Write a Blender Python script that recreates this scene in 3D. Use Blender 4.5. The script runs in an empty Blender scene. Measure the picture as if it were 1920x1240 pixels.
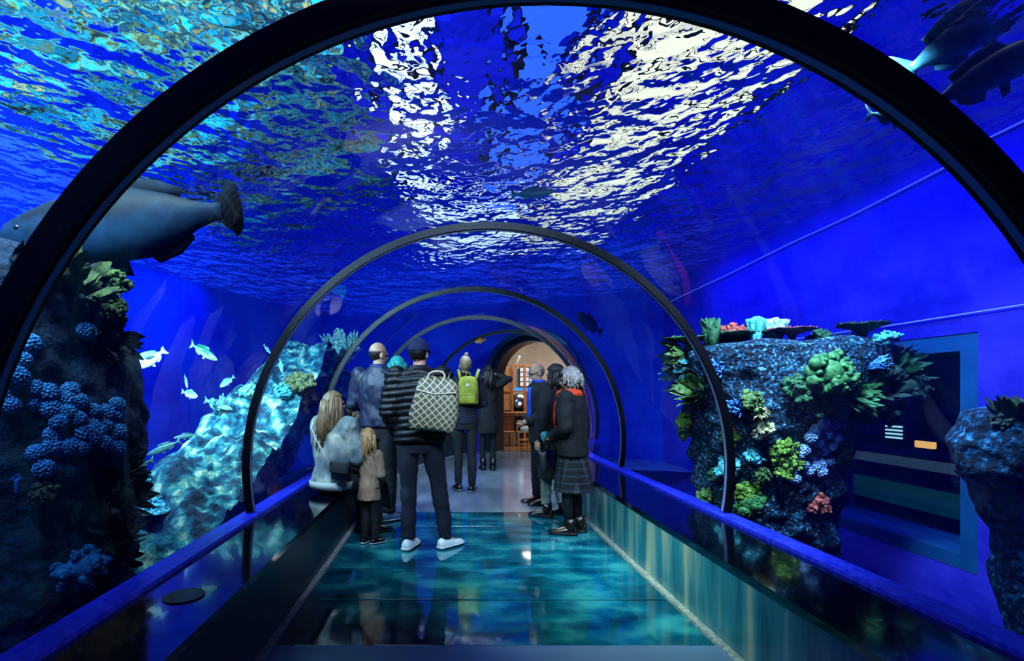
import bpy, bmesh, math, random
from mathutils import Vector, Matrix, noise
from mathutils.bvhtree import BVHTree
R = math.radians
rnd = random.Random(7)
S = bpy.context.scene
C = S.collection
S.view_settings.view_transform = 'Standard'
S.view_settings.look = 'Medium High Contrast'
S.view_settings.exposure = 0.0
S.cycles.use_denoising = True
S.cycles.max_bounces = 7
S.cycles.diffuse_bounces = 1
S.cycles.glossy_bounces = 3
S.cycles.transmission_bounces = 4
S.cycles.transparent_max_bounces = 24
S.cycles.sample_clamp_indirect = 4.0
S.cycles.use_adaptive_sampling = True
S.cycles.adaptive_threshold = 0.045
S.cycles.caustics_reflective = False
S.cycles.caustics_refractive = False

# ------------------------------------------------------------------ place
CAMZ, VPX, VPY, F = 1.35, 839.0, 736.0, 1000.0     # eye height, vanishing point of the tunnel axis, focal length
def P(px, py, d):                                   # photo point at distance d down the tunnel -> place
    return Vector(((px - VPX) / F * d, d, CAMZ - (py - VPY) / F * d))
XC, ZC, RAD = 0.298, 0.801, 1.748                  # tunnel arc: centre and radius
XL, XR, ZB = -0.948, 1.468, 0.454                  # walkway edges, bench height
WATER = 3.4
D0, KB, DEND = 7.2, 0.0756, 11.8
def bend(d):
    return KB * (d - D0) ** 2 if d > D0 else 0.0
def frame(d):
    sl = 2 * KB * (d - D0) if d > D0 else 0.0
    a = math.atan(sl) * 0.85
    return XC + bend(d), a
def T(x, d, z):                                    # tunnel-following point: x measured from the straight axis
    c, a = frame(d); l = x - XC
    return Vector((c + l * math.cos(a), d - l * math.sin(a), z))

# ------------------------------------------------------------------ materials
def lin(c):
    if isinstance(c, str):
        c = tuple(int(c[i:i + 2], 16) / 255 for i in (0, 2, 4))
    return tuple((v / 12.92 if v <= 0.04045 else ((v + 0.055) / 1.055) ** 2.4) for v in c) + (1.0,)
def mat(name, col, rough=0.6, metal=0.0, col2=None, scale=8.0, stretch=(1, 1, 1), bump=0.0, bscale=None, emit=None, es=0.0,
        spec=0.5, kind='noise', contrast=(0.35, 0.65), detail=4.0, coat=0.0, trans=0.0, bdist=0.02):
    m = bpy.data.materials.new(name); m.use_nodes = True
    nt = m.node_tree; b = nt.nodes['Principled BSDF']; N = nt.nodes.new; L = nt.links.new
    b.inputs['Base Color'].default_value = lin(col)
    b.inputs['Roughness'].default_value = rough; b.inputs['Metallic'].default_value = metal
    b.inputs['Specular IOR Level'].default_value = spec
    b.inputs['Coat Weight'].default_value = coat
    tc = N('ShaderNodeTexCoord'); mp = N('ShaderNodeMapping'); mp.inputs['Scale'].default_value = stretch
    L(tc.outputs['Object'], mp.inputs['Vector'])
    if col2 is not None:
        if kind == 'voronoi':
            t = N('ShaderNodeTexVoronoi'); t.inputs['Scale'].default_value = scale; out = t.outputs['Distance']
        else:
            t = N('ShaderNodeTexNoise'); t.inputs['Scale'].default_value = scale; t.inputs['Detail'].default_value = detail; out = t.outputs['Fac']
        L(mp.outputs[0], t.inputs['Vector'])
        rp = N('ShaderNodeValToRGB')
        rp.color_ramp.elements[0].position, rp.color_ramp.elements[1].position = contrast
        cols = [col] + (list(col2) if isinstance(col2, (list, tuple)) and not isinstance(col2[0], float) else [col2])
        rp.color_ramp.elements[0].color = lin(cols[0]); rp.color_ramp.elements[1].color = lin(cols[-1])
        for i, c in enumerate(cols[1:-1]):
            e = rp.color_ramp.elements.new(contrast[0] + (contrast[1] - contrast[0]) * (i + 1) / (len(cols) - 1)); e.color = lin(c)
        L(out, rp.inputs[0]); L(rp.outputs[0], b.inputs['Base Color'])
        if emit == 'base':
            L(rp.outputs[0], b.inputs['Emission Color'])
    if bump:
        t2 = N('ShaderNodeTexNoise'); t2.inputs['Scale'].default_value = bscale or scale * 2; t2.inputs['Detail'].default_value = 5
        L(mp.outputs[0], t2.inputs['Vector'])
        bp = N('ShaderNodeBump'); bp.inputs['Strength'].default_value = bump; bp.inputs['Distance'].default_value = bdist
        L(t2.outputs['Fac'], bp.inputs['Height']); L(bp.outputs[0], b.inputs['Normal'])
    if emit is not None:
        if emit != 'base':
            b.inputs['Emission Color'].default_value = lin(emit)
        b.inputs['Emission Strength'].default_value = es
    return m
def acrylic_mat(name, tint=(0.93, 0.97, 1.0), base=0.03, ior=1.45):
    m = bpy.data.materials.new(name); m.use_nodes = True
    nt = m.node_tree; nt.nodes.clear(); N = nt.nodes.new; L = nt.links.new
    o = N('ShaderNodeOutputMaterial'); mx = N('ShaderNodeMixShader'); tr = N('ShaderNodeBsdfTransparent'); gl = N('ShaderNodeBsdfGlossy')
    tr.inputs[0].default_value = tint + (1,); gl.inputs['Roughness'].default_value = 0.012
    fc = N('ShaderNodeLayerWeight'); fc.inputs['Blend'].default_value = 0.5
    pw = N('ShaderNodeMath'); pw.operation = 'POWER'; pw.inputs[1].default_value = 5.0; L(fc.outputs['Facing'], pw.inputs[0])
    lw = N('ShaderNodeMath'); lw.operation = 'MULTIPLY_ADD'; lw.inputs[1].default_value = 0.8; lw.inputs[2].default_value = base; L(pw.outputs[0], lw.inputs[0])
    tc = N('ShaderNodeTexCoord'); ns = N('ShaderNodeTexNoise'); ns.inputs['Scale'].default_value = 1.6; ns.inputs['Detail'].default_value = 1.0
    bp = N('ShaderNodeBump'); bp.inputs['Strength'].default_value = 0.12; bp.inputs['Distance'].default_value = 0.02
    L(tc.outputs['Object'], ns.inputs['Vector']); L(ns.outputs['Fac'], bp.inputs['Height']); L(bp.outputs[0], gl.inputs['Normal'])
    L(lw.outputs[0], mx.inputs[0]); L(tr.outputs[0], mx.inputs[1]); L(gl.outputs[0], mx.inputs[2]); L(mx.outputs[0], o.inputs[0])
    return m
def pattern_mat(name, ground, line, kind, freq, width=0.5, rough=0.7, ground2=None, line2=None):
    m = bpy.data.materials.new(name); m.use_nodes = True
    nt = m.node_tree; b = nt.nodes['Principled BSDF']; N = nt.nodes.new; L = nt.links.new
    b.inputs['Roughness'].default_value = rough
    tc = N('ShaderNodeTexCoord'); sp = N('ShaderNodeSeparateXYZ'); L(tc.outputs['Object'], sp.inputs[0])
    def M(op, a, bb=None):
        n = N('ShaderNodeMath'); n.operation = op
        for i, v in enumerate((a, bb)):
            if v is None: continue
            if isinstance(v, (int, float)): n.inputs[i].default_value = v
            else: L(v, n.inputs[i])
        return n.outputs[0]
    hx = M('ADD', sp.outputs[0], M('MULTIPLY', sp.outputs[1], 0.6))
    if kind == 'diamond':
        u, v = M('ADD', hx, sp.outputs[2]), M('SUBTRACT', hx, sp.outputs[2])
    else:
        u, v = hx, sp.outputs[2]
    def band(t): return M('ABSOLUTE', M('SUBTRACT', M('FRACT', M('MULTIPLY', t, freq)), 0.5))
    a, c = M('LESS_THAN', band(u), width * 0.5), M('LESS_THAN', band(v), width * 0.5)
    fac = M('MAXIMUM', a, c) if kind == 'diamond' else M('MULTIPLY', M('ADD', a, c), 0.5)
    ns = N('ShaderNodeTexNoise'); ns.inputs['Scale'].default_value = 3.5; L(tc.outputs['Object'], ns.inputs['Vector'])
    g = N('ShaderNodeMix'); g.data_type = 'RGBA'; L(ns.outputs['Fac'], g.inputs['Factor'])
    g.inputs['A'].default_value = lin(ground); g.inputs['B'].default_value = lin(ground2 or ground)
    x = N('ShaderNodeMix'); x.data_type = 'RGBA'; L(fac, x.inputs['Factor']); L(g.outputs['Result'], x.inputs['A']); x.inputs['B'].default_value = lin(line)
    L(x.outputs['Result'], b.inputs['Base Color'])
    return m
def emis(name, col, s):
    m = bpy.data.materials.new(name); m.use_nodes = True
    nt = m.node_tree; nt.nodes.clear(); o = nt.nodes.new('ShaderNodeOutputMaterial'); e = nt.nodes.new('ShaderNodeEmission')
    e.inputs[0].default_value = lin(col); e.inputs[1].default_value = s; nt.links.new(e.outputs[0], o.inputs[0]); return m

# ------------------------------------------------------------------ mesh helpers
class MB:
    def __init__(s): s.v, s.f = [], []
    def add(s, vs, fs):
        b = len(s.v); s.v += [tuple(v) for v in vs]; s.f += [tuple(b + i for i in f) for f in fs]; return s
    def box(s, lo, hi, rot=None, c=None, bev=0.0):
        bm = bmesh.new(); bmesh.ops.create_cube(bm, size=1)
        d = [hi[i] - lo[i] for i in range(3)]; o = [(hi[i] + lo[i]) / 2 for i in range(3)]
        for v in bm.verts: v.co = Vector((v.co.x * d[0] + o[0], v.co.y * d[1] + o[1], v.co.z * d[2] + o[2]))
        if bev: bmesh.ops.bevel(bm, geom=bm.edges[:], offset=bev, segments=2, affect='EDGES', profile=0.5)
        return s.bm(bm, rot)
    def bm(s, bm, mtx=None):
        bm.verts.index_update()
        vs = [(mtx @ v.co) if mtx is not None else v.co.copy() for v in bm.verts]
        s.add(vs, [[v.index for v in f.verts] for f in bm.faces]); bm.free(); return s
    def ell(s, c, r, rot=None, sub=2):
        bm = bmesh.new(); bmesh.ops.create_icosphere(bm, subdivisions=sub, radius=1)
        for v in bm.verts:
            p = Vector((v.co.x * r[0], v.co.y * r[1], v.co.z * r[2]))
            if rot is not None: p = rot @ p
            v.co = p + Vector(c)
        return s.bm(bm)
    def tube(s, pts, rad, n=12, caps=True, flat=1.0, up=(0, 1, 0)):
        pts = [Vector(p) for p in pts]; k = len(pts)
        if not isinstance(rad, (list, tuple)): rad = [rad] * k
        rings = []; prev = None
        for i, p in enumerate(pts):
            t = (pts[min(i + 1, k - 1)] - pts[max(i - 1, 0)]).normalized()
            u = Vector(up) if prev is None else prev
            u = u - t * u.dot(t)
            if u.length < 1e-3: u = Vector((1, 0, 0)) - t * t.x
            u.normalize(); w = t.cross(u); prev = u
            r = rad[i]; ru, rw = r if isinstance(r, (tuple, list)) else (r, r * flat)
            rings.append([p + u * (ru * math.cos(2 * math.pi * j / n)) + w * (rw * math.sin(2 * math.pi * j / n)) for j in range(n)])
        return s.rings(rings, caps)
    def rings(s, rings, caps=True, closed=True):
        n = len(rings[0]); vs = [v for r in rings for v in r]; fs = []
        for i in range(len(rings) - 1):
            for j in range(n if closed else n - 1):
                a, b = i * n + j, i * n + (j + 1) % n
                fs.append((a, b, b + n, a + n))
        if caps:
            fs.append(tuple(range(n - 1, -1, -1))); fs.append(tuple((len(rings) - 1) * n + j for j in range(n)))
        return s.add(vs, fs)
    def lathe(s, prof, n=20, c=(0, 0, 0)):
        return s.rings([[Vector((r * math.cos(2 * math.pi * j / n) + c[0], r * math.sin(2 * math.pi * j / n) + c[1], z + c[2])) for j in range(n)] for r, z in prof])
    def map(s, fn): s.v = [tuple(fn(Vector(v))) for v in s.v]; return s
    def mesh(s, name, smooth=True):
        me = bpy.data.meshes.new(name); me.from_pydata(s.v, [], s.f); me.validate()
        bm = bmesh.new(); bm.from_mesh(me); bmesh.ops.recalc_face_normals(bm, faces=bm.faces[:]); bm.to_mesh(me); bm.free()
        for p in me.polygons: p.use_smooth = smooth
        return me
    def build(s, name, m, parent=None, smooth=True, loc=None, rotz=0, sharp=None):
        return link(name, s.mesh(name, smooth), m, parent, loc, rotz, sharp)
def link(name, me, m, parent=None, loc=None, rotz=0, sharp=None):
    o = bpy.data.objects.new(name, me); C.objects.link(o)
    if m is not None and len(me.materials) == 0: me.materials.append(m)
    if parent is not None: o.parent = parent
    if loc is not None: o.location = loc
    if rotz: o.rotation_euler = (0, 0, rotz)
    return o
def voxel(mb, size, smooth=3, fn=None):                # melt overlapping pieces into one continuous skin
    me = mb.mesh('tmp'); o = bpy.data.objects.new('tmp', me); C.objects.link(o)
    r = o.modifiers.new('r', 'REMESH'); r.mode = 'VOXEL'; r.voxel_size = size; r.use_smooth_shade = True
    if smooth:
        k = o.modifiers.new('s', 'SMOOTH'); k.factor = 0.5; k.iterations = smooth
    bpy.context.view_layer.update()
    dg = bpy.context.evaluated_depsgraph_get()
    out = bpy.data.meshes.new_from_object(o.evaluated_get(dg))
    bpy.data.objects.remove(o); bpy.data.meshes.remove(me)
    if fn:
        nrm = [v.normal.copy() for v in out.vertices]
        for v, n in zip(out.vertices, nrm): v.co = fn(v.co.copy(), n)
    for p in out.polygons: p.use_smooth = True
    return out
def tag(o, label=None, cat=None, group=None, kind=None):
    if label: o['label'] = label
    if cat: o['category'] = cat
    if group: o['group'] = group
    if kind: o['kind'] = kind
    return o
def empty(name, loc, rz=0):
    o = bpy.data.objects.new(name, None); C.objects.link(o); o.location = loc; o.rotation_euler = (0, 0, rz); o.empty_display_size = 0.1; return o
def struct(o): o['kind'] = 'structure'; return o
def copy_tree(o, parent=None):
    c = o.copy(); C.objects.link(c)
    if parent is not None: c.parent = parent
    for ch in list(o.children): copy_tree(ch, c)
    return c
def sstep(a, b, x):
    t = max(0.0, min(1.0, (x - a) / (b - a))); return t * t * (3 - 2 * t)
def nz(p, s=1.0, o=0.0): return noise.noise(Vector((p[0] * s + o, p[1] * s + o * 1.7, p[2] * s - o)))
def area(name, loc, target, sx, sy, power, col, spread=180):
    l = bpy.data.lights.new(name, 'AREA'); l.shape = 'RECTANGLE'; l.size = sx; l.size_y = sy; l.energy = power; l.color = lin(col)[:3]; l.spread = R(spread)
    o = bpy.data.objects.new(name, l); C.objects.link(o); o.location = loc
    o.rotation_euler = (Vector(target) - Vector(loc)).to_track_quat('-Z', 'Y').to_euler(); return o

# ------------------------------------------------------------------ camera and world
cam = bpy.data.cameras.new('camera'); co = bpy.data.objects.new('camera', cam); C.objects.link(co); S.camera = co
cam.sensor_width = 36; cam.lens = F / 1920 * 36; cam.shift_x = (960 - VPX) / 1920; cam.shift_y = (VPY - 620) / 1920
co.location = (0, 0, CAMZ); co.rotation_euler = (R(90), 0, 0); cam.clip_start = 0.02; cam.clip_end = 200
w = bpy.data.worlds.new('world'); S.world = w; w.use_nodes = True
w.node_tree.nodes['Background'].inputs[0].default_value = (0.004, 0.012, 0.06, 1); w.node_tree.nodes['Background'].inputs[1].default_value = 0.5

# ------------------------------------------------------------------ the setting
STN = [-1.2, 0.2, 1.571, 2.7, 3.883, 5.1, 6.238, 7.2, 7.9, 8.6, 9.2, 9.8, 10.4, 11.0, 11.4, 11.8]
M_blue = None
def tank_wall_mat(name, a, b, s):  # wall colour is also emitted, standing in for the glow of lit water
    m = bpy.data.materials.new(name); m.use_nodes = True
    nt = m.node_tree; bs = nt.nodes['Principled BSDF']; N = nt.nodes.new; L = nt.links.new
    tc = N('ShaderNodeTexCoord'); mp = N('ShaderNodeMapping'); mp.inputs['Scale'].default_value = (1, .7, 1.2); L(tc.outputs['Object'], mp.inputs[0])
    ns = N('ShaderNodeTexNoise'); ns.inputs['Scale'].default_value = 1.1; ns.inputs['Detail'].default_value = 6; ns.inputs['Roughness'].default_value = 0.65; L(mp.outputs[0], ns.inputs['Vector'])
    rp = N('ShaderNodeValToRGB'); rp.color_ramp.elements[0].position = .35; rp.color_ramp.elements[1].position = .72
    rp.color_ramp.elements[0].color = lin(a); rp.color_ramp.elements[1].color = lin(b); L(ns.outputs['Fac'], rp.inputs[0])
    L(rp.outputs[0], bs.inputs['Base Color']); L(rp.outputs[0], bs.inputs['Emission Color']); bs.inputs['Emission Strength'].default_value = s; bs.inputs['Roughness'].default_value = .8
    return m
M_wallR = tank_wall_mat('self-lit blue tank wall', '1812a0', '5e4edc', 0.10)
M_wallL = tank_wall_mat('self-lit deep blue tank wall', '0814a8', '1648c8', 0.14)
M_acr = acrylic_mat('clear acrylic')
M_rib = mat('dark navy steel', '02040e', 0.5, 0.0, bump=0.1, bscale=60, spec=0.25)
M_seal = mat('grey seal', '7d8fb5', 0.35)
M_floor = mat('grey walkway floor', '8294a8', 0.13, 0.0, col2='a0aebc', scale=3, bump=0.1, bscale=1.2, stretch=(1.5, .4, 1), spec=0.9)
M_gfloor = mat('teal glass floor', '02465a', 0.07, 0.0, col2=['0a7088', '3aa0a6'], scale=2.6, detail=8, spec=1.0, coat=0.5, bump=0.04, bscale=3, stretch=(1, 1.6, 1))
M_trimf = mat('worn metal edge', '9aa4a8', 0.4, 0.2, col2='d8dcd8', scale=40)
M_btop = mat('black bench top', '03081a', 0.12, 0.0, spec=0.8, coat=0.4, bump=0.02, bscale=8)
M_bfront_glint = mat('teal bench front', '1a5a6c', 0.28, 0.0, col2=['3a8490', 'a8b098'], scale=2.2, stretch=(1, 2.2, .25), spec=0.8, bump=0.3, bscale=3, bdist=0.05)  # pale gold streaks are reflections painted into the base colour
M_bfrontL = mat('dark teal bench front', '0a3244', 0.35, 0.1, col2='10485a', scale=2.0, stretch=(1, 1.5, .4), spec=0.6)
M_ledge = mat('self-lit blue ledge', '1a2ad0', 0.3, 0.0, col2='3a48ee', scale=30, emit='base', es=0.12)  # emits its own blue; the edge glow is put into the colour
M_dark = mat('black', '020409', 0.6)
M_bed = mat('tank bed gravel', '06243c', 0.9, col2='0a4058', scale=6, bump=0.5)

def sweep(prof, stations, closed=False):
    mb = MB(); mb.rings([[T(x, d, z) for x, z in prof] for d in stations], caps=False, closed=closed); return mb
# floor, grey; the walkway itself
mb = MB(); st = [-1.2, 1.5, 2.62]
mb.rings([[T(x, d, 0) for x in (XL - .7, XL, XR, XR + .7)] for d in st], caps=False, closed=False)
mb.rings([[T(x, d, 0) for x in (XL - .7, XL, XR, XR + .7)] for d in [6.0, 7.2, 8, 8.8, 9.6, 10.4, 11.2, 12.0]], caps=False, closed=False)
mb.add([(-3, 11.3, -.004), (9, 7.5, -.004), (9, 21, -.004), (-3, 21, -.004)], [(0, 1, 2, 3)])
struct(mb.build('floor', M_floor, smooth=False))
struct(MB().add([(XL - .7, 2.62, -.03), (XR + .7, 2.62, -.03), (XR + .7, 6.0, -.03), (XL - .7, 6.0, -.03)], [(0, 1, 2, 3)]).build('floor_recess', M_dark, smooth=False))
# glass floor panels
edges = [2.836 + i * 0.633 for i in range(6)]
ords = ['nearest the camera, behind the metal threshold', 'second from the metal threshold', 'middle one under the white sneakers', 'fourth from the metal threshold', 'farthest one, against the grey floor']
for i in range(5):
    b = MB().box((XL + .035, edges[i] + .01, -.025), (XR - .035, edges[i + 1] - .01, 0.0), bev=.003)
    o = b.build('glass_floor_panel', M_gfloor, smooth=False)
    tag(o, 'teal glass floor panel, ' + ords[i], 'floor panel', 'glass floor panels across the walkway')
M_thr = mat('brushed threshold', '7c9cc0', 0.35, 0.2, bump=.1, bscale=50, stretch=(.2, 3, 1))
tag(MB().box((XL + .02, 2.62, -.02), (XR - .02, 2.836, 0.004), bev=.003).build('metal_threshold', M_thr, smooth=False), 'flat blue-grey metal threshold plate before the glass floor', 'threshold')
for nm, x0, x1 in (('trim_1', XL - .02, XL + .03), ('trim_2', XR - .03, XR + .02)):
    mb = MB().rings([[T(x, d, z) for x, z in ((x0, -.03), (x1, -.03), (x1, .014), (x0, .014))] for d in [-1.2, 2.6, 5, 7.2, 8, 8.8, 9.6, 10.4, 11.2]])
    struct(mb.build(nm, M_trimf, smooth=False))
# benches
bst = [-1.2, 1, 3, 5, 6.5, 7.2, 7.8, 8.4, 9, 9.6, 10.2, 10.8, 11.3]
def bench(label, sgn, xe, xg, mfront):
    r = empty('bench', T(xe, 4, 0)); tag(r, label, 'bench', 'benches along both sides of the tunnel')
    off = -Vector(r.location)
    def sw(prof): return MB().rings([[T(x, d, z) + off for x, z in prof] for d in bst])
    o = sw([(xe + sgn * .012, .0), (xe + sgn * .06, .0), (xe + sgn * .06, ZB - .035), (xe + sgn * .012, ZB - .035)]).build('front_panel', mfront, r, smooth=False)
    o = sw([(xe, ZB - .035), (xg, ZB - .035), (xg, ZB), (xe, ZB)]).build('bench_top', M_btop, r, smooth=False); o['label'] = 'glossy black bench top'
    o = sw([(xg, ZB - .05), (xg + sgn * .13, ZB - .05), (xg + sgn * .13, ZB + .022), (xg, ZB + .022)]).build('glass_ledge', M_ledge, r, smooth=False); o['label'] = 'bright blue ledge at the foot of the glass'
    return r
bl = bench('black-topped bench beside the seated woman in denim', -1, XL, -1.36, M_bfrontL)
br = bench('black-topped bench beside the woman with the orange scarf', 1, XR, 1.93, M_bfront_glint)
v = MB().lathe([(.001, 0), (.085, 0), (.085, .006), (.07, .008), (.065, .003), (.001, .003)], 28).build('vent_ring', M_dark, bl); v.location = P(345, 1118, 2.34) - Vector(bl.location); v.location.z = ZB
# the acrylic shells, one per bay between the ribs
ANG = [math.asin(-(ZC - ZB) / RAD) + (math.pi - 2 * math.asin(-(ZC - ZB) / RAD)) * i / 48 for i in range(49)]
def arc(r, base=ZB):
    return [(XC + r * math.cos(a), ZC + r * math.sin(a)) for a in ANG]
RIBS = [1.571, 3.883, 6.238, 8.6, 10.6]
bays = [(-1.2, 1.571), (1.571, 3.883), (3.883, 6.238), (6.238, 8.6), (8.6, 10.6), (10.6, 11.75)]
for i, (a, b) in enumerate(bays):
    n = max(2, int((b - a) / .3)); sts = [a + (b - a) * k / n for k in range(n + 1)]
    struct(sweep(arc(RAD + .02), sts).build('window_%d' % (i + 1), M_acr))
rl = ['thick dark steel arch rib nearest the camera, framing the whole view', 'dark arch rib, second from the camera, around all the people', 'thin arch rib behind the bald man in blue, third from the camera',
      'thin arch rib where the tunnel starts to bend, fourth from the camera', 'thin arch rib deep in the bend near the exit']
for i, d in enumerate(RIBS):
    hw, t = (.036, .043) if i == 0 else (.03, .026)
    mb = MB()
    full = [(XC + RAD * math.cos(a), ZC + RAD * math.sin(a), math.cos(a), math.sin(a)) for a in [ANG[0] + .016 + (ANG[-1] - ANG[0] - .032) * k / 72 for k in range(73)]]
    def ring(r0, r1, w0, w1): return [[T(XC + r * c, d + w, ZC + r * s) for r, w in ((r0, w0), (r1, w0), (r1, w1), (r0, w1))] for _, _, c, s in full]
    o = mb.rings(ring(RAD - t + .01, RAD + t + .01, -hw, hw)).build('arch_rib', M_rib, smooth=False)
    tag(o, rl[i], 'arch rib', 'arch ribs of the glass tunnel')
    s = MB().rings(ring(RAD - t + .004, RAD - t + .01, -hw * .35, hw * .35)).build('seal_strip', M_seal, o, smooth=False); s['label'] = 'thin pale seal strip'
# tank walls
def wall(name, x, z0, z1, m, stations):
    return struct(sweep([(x, z0), (x, z1)], stations).build(name, m, smooth=False))
XWL, XWR = -5.0, 4.2
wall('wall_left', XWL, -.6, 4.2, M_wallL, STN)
# right wall with the opening of a viewing window
mb = MB(); W0, W1, Z0, Z1 = 4.22, 6.4, -0.1, 1.83
def q(mb, a, b, z0, z1): mb.add([(XWR, a, z0), (XWR, b, z0), (XWR, b, z1), (XWR, a, z1)], [(0, 1, 2, 3)])
q(mb, -1.2, W0, -.6, 4.2); q(mb, W0, W1, -.6, Z0); q(mb, W0, W1, Z1, 4.2)
q(mb, W1, 10.35, -.6, 4.2)
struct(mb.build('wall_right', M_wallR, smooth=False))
# end wall of tank with the exit portal
cE, aE = frame(DEND); ux, uy = math.cos(aE), -math.sin(aE)
PC, PZ, PR = 0.0, 1.62, 0.86                     # exit opening, local across / arc centre height / radius
def E(u, z, dy=0.0): return Vector((cE + PC * 0 + u * ux + dy * math.sin(aE), DEND + u * uy + dy * math.cos(aE), z))
hole = [(PR, -.05)] + [(PR * math.cos(a), PZ + PR * math.sin(a)) for a in [math.pi * k / 24 for k in range(25)]] + [(-PR, -.05)]
outer = []
for k, (u, z) in enumerate(hole):
    if k in (0, len(hole) - 1): outer.append((5.2 if k == 0 else -6.2, -.6)); continue
    a = math.pi * (k - 1) / 24; t = min((5.2 if math.cos(a) > 0 else 6.2) / max(abs(math.cos(a)), 1e-6), (4.2 - PZ) / max(math.sin(a), 1e-6)); outer.append((t * math.cos(a), PZ + t * math.sin(a)))
mb = MB(); mb.rings([[E(u, z) for u, z in hole], [E(u, z) for u, z in outer]], caps=False, closed=False)
struct(mb.build('wall_end', M_wallL, smooth=False))
M_ptl = mat('dark teal portal steel', '0a3a50', 0.3, 0.4, bump=.1, bscale=20)
prof = [(PR, .35), (PR, -.12), (PR + .05, -.16), (PR + .10, -.12), (PR + .13, -.2), (PR + .26, -.2), (PR + .28, .0), (PR + .28, .35)]
path = [(0, -.05, 1)] + [(a, None, None) for a in [math.pi * k / 40 for k in range(41)]] + [(math.pi, -.05, 1)]
rr = []
for a, zz, fl in path:
    rr.append([E(r * math.cos(a), (PZ + r * math.sin(a)) if zz is None else zz, dy) for r, dy in prof])
o = MB().rings(rr).build('exit_portal', M_ptl, smooth=False)
tag(o, 'dark teal steel arch framing the exit to the lit room', 'portal')
# water body (absorbing, faintly glowing blue) and its surface
m = bpy.data.materials.new('tank water'); m.use_nodes = True; nt = m.node_tree; nt.nodes.clear()
mo = nt.nodes.new('ShaderNodeOutputMaterial'); ab = nt.nodes.new('ShaderNodeVolumeAbsorption'); em = nt.nodes.new('ShaderNodeEmission'); ad = nt.nodes.new('ShaderNodeAddShader')
ab.inputs['Color'].default_value = (0.10, 0.62, 0.90, 1); ab.inputs['Density'].default_value = 0.13
em.inputs[0].default_value = (0.0, 0.035, 1, 1); em.inputs[1].default_value = 0.009
nt.links.new(ab.outputs[0], ad.inputs[0]); nt.links.new(em.outputs[0], ad.inputs[1]); nt.links.new(ad.outputs[0], mo.inputs['Volume'])
pro = [(XWL + .02, -.55), (XWL + .02, WATER - .02), (XWR - .02, WATER - .02), (XWR - .02, -.55), (2.06, -.55)] + arc(RAD + .06) + [(-1.47, -.55)]
def WT(x, d, z):
    return Vector((x, min(d, 10.2), z)) if x > 3.5 else T(x, d, z)
mb = MB().rings([[WT(x, d if d < DEND else DEND - .06, z) for x, z in pro] for d in STN])
struct(mb.build('water', m, smooth=False))
m = bpy.data.materials.new('rippling water surface'); m.use_nodes = True; nt = m.node_tree; nt.nodes.clear(); N = nt.nodes.new; L = nt.links.new
mo = N('ShaderNodeOutputMaterial'); g = N('ShaderNodeBsdfGlass'); g.inputs['IOR'].default_value = 1.038; g.inputs['Roughness'].default_value = 0.0; g.inputs['Color'].default_value = (.92, .97, 1, 1)
tc = N('ShaderNodeTexCoord'); hsum = None
for sc, amp, stv in ((1.7, 1.6, (1, .9, 1)), (5.0, .85, (1, .8, 1)), (13, .2, (1, .8, 1))):
    mp = N('ShaderNodeMapping'); mp.inputs['Scale'].default_value = stv; mp.inputs['Rotation'].default_value = (0, 0, sc)
    ns = N('ShaderNodeTexNoise'); ns.inputs['Scale'].default_value = sc; ns.inputs['Detail'].default_value = 1.0; ns.inputs['Distortion'].default_value = .3
    L(tc.outputs['Object'], mp.inputs[0]); L(mp.outputs[0], ns.inputs['Vector'])
    mu = N('ShaderNodeMath'); mu.operation = 'MULTIPLY_ADD'; mu.inputs[1].default_value = amp; L(ns.outputs['Fac'], mu.inputs[0])
    if hsum is not None: L(hsum, mu.inputs[2])
    else: mu.inputs[2].default_value = 0
    hsum = mu.outputs[0]
bp = N('ShaderNodeBump'); bp.inputs['Strength'].default_value = 1.0; bp.inputs['Distance'].default_value = 0.3
L(hsum, bp.inputs['Height']); L(bp.outputs[0], g.inputs['Normal']); L(g.outputs[0], mo.inputs[0])
mb = MB().rings([[WT(x, d, WATER) for x in (XWL - .2, -3, -1, 1, 3, XWR)] for d in STN], caps=False, closed=False)
ws = struct(mb.build('water_surface', m, smooth=False))
for p in ws.data.polygons:
    if p.normal.z < 0: p.flip()
# tank bed on both sides
mb = MB(); mb.rings([[T(x, d, -.5) for x in (XWL, -1.4)] for d in STN], caps=False, closed=False); mb.rings([[WT(x, d, -.5) for x in (2.0, XWR)] for d in STN], caps=False, closed=False)
struct(mb.build('floor_tank_bed', M_bed, smooth=False))
# hall above the water: self-lit blue ceiling, skylights, added mottled cliff
M_ceil = mat('self-lit blue hall ceiling', '0408a8', 0.9, col2='0a18c8', scale=.5, emit='base', es=0.7)  # blue glow put into the ceiling colour; it is no lamp
HZ = 7.4
mb = MB().add([(-30, -6, HZ), (40, -6, HZ), (40, 64, HZ), (-30, 64, HZ)], [(0, 1, 2, 3)])
struct(mb.build('ceiling', M_ceil, smooth=False))
M_sky = emis('skylight glow', 'fff2d4', 1.15); M_sky2 = emis('cool skylight glow', 'e8f2ff', 1.5); M_glow = emis('blue strip glow', '3f70ff', 1.1)
def sky(x0, x1, y0, y1, m, label):
    r = MB().box((x0, y0, HZ - .06), (x1, y1, HZ - .02)).build('skylight', m, smooth=False); tag(r, label, 'skylight')
    f = MB()
    for a, b in ((x0 - .15, x0), (x1, x1 + .15)): f.box((a, y0 - .15, HZ - .14), (b, y1 + .15, HZ - .02))
    if m is not M_glow:
        y = y0 + .9
        while y < y1: f.box((x0, y, HZ - .1), (x1, y + .16, HZ - .065)); y += 1.25
    f.build('skylight_frame', M_dark, r, smooth=False)
sky(3.4, 6.6, 3, 26, M_sky, 'wide cream skylight seen broken up through the ripples')
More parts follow.
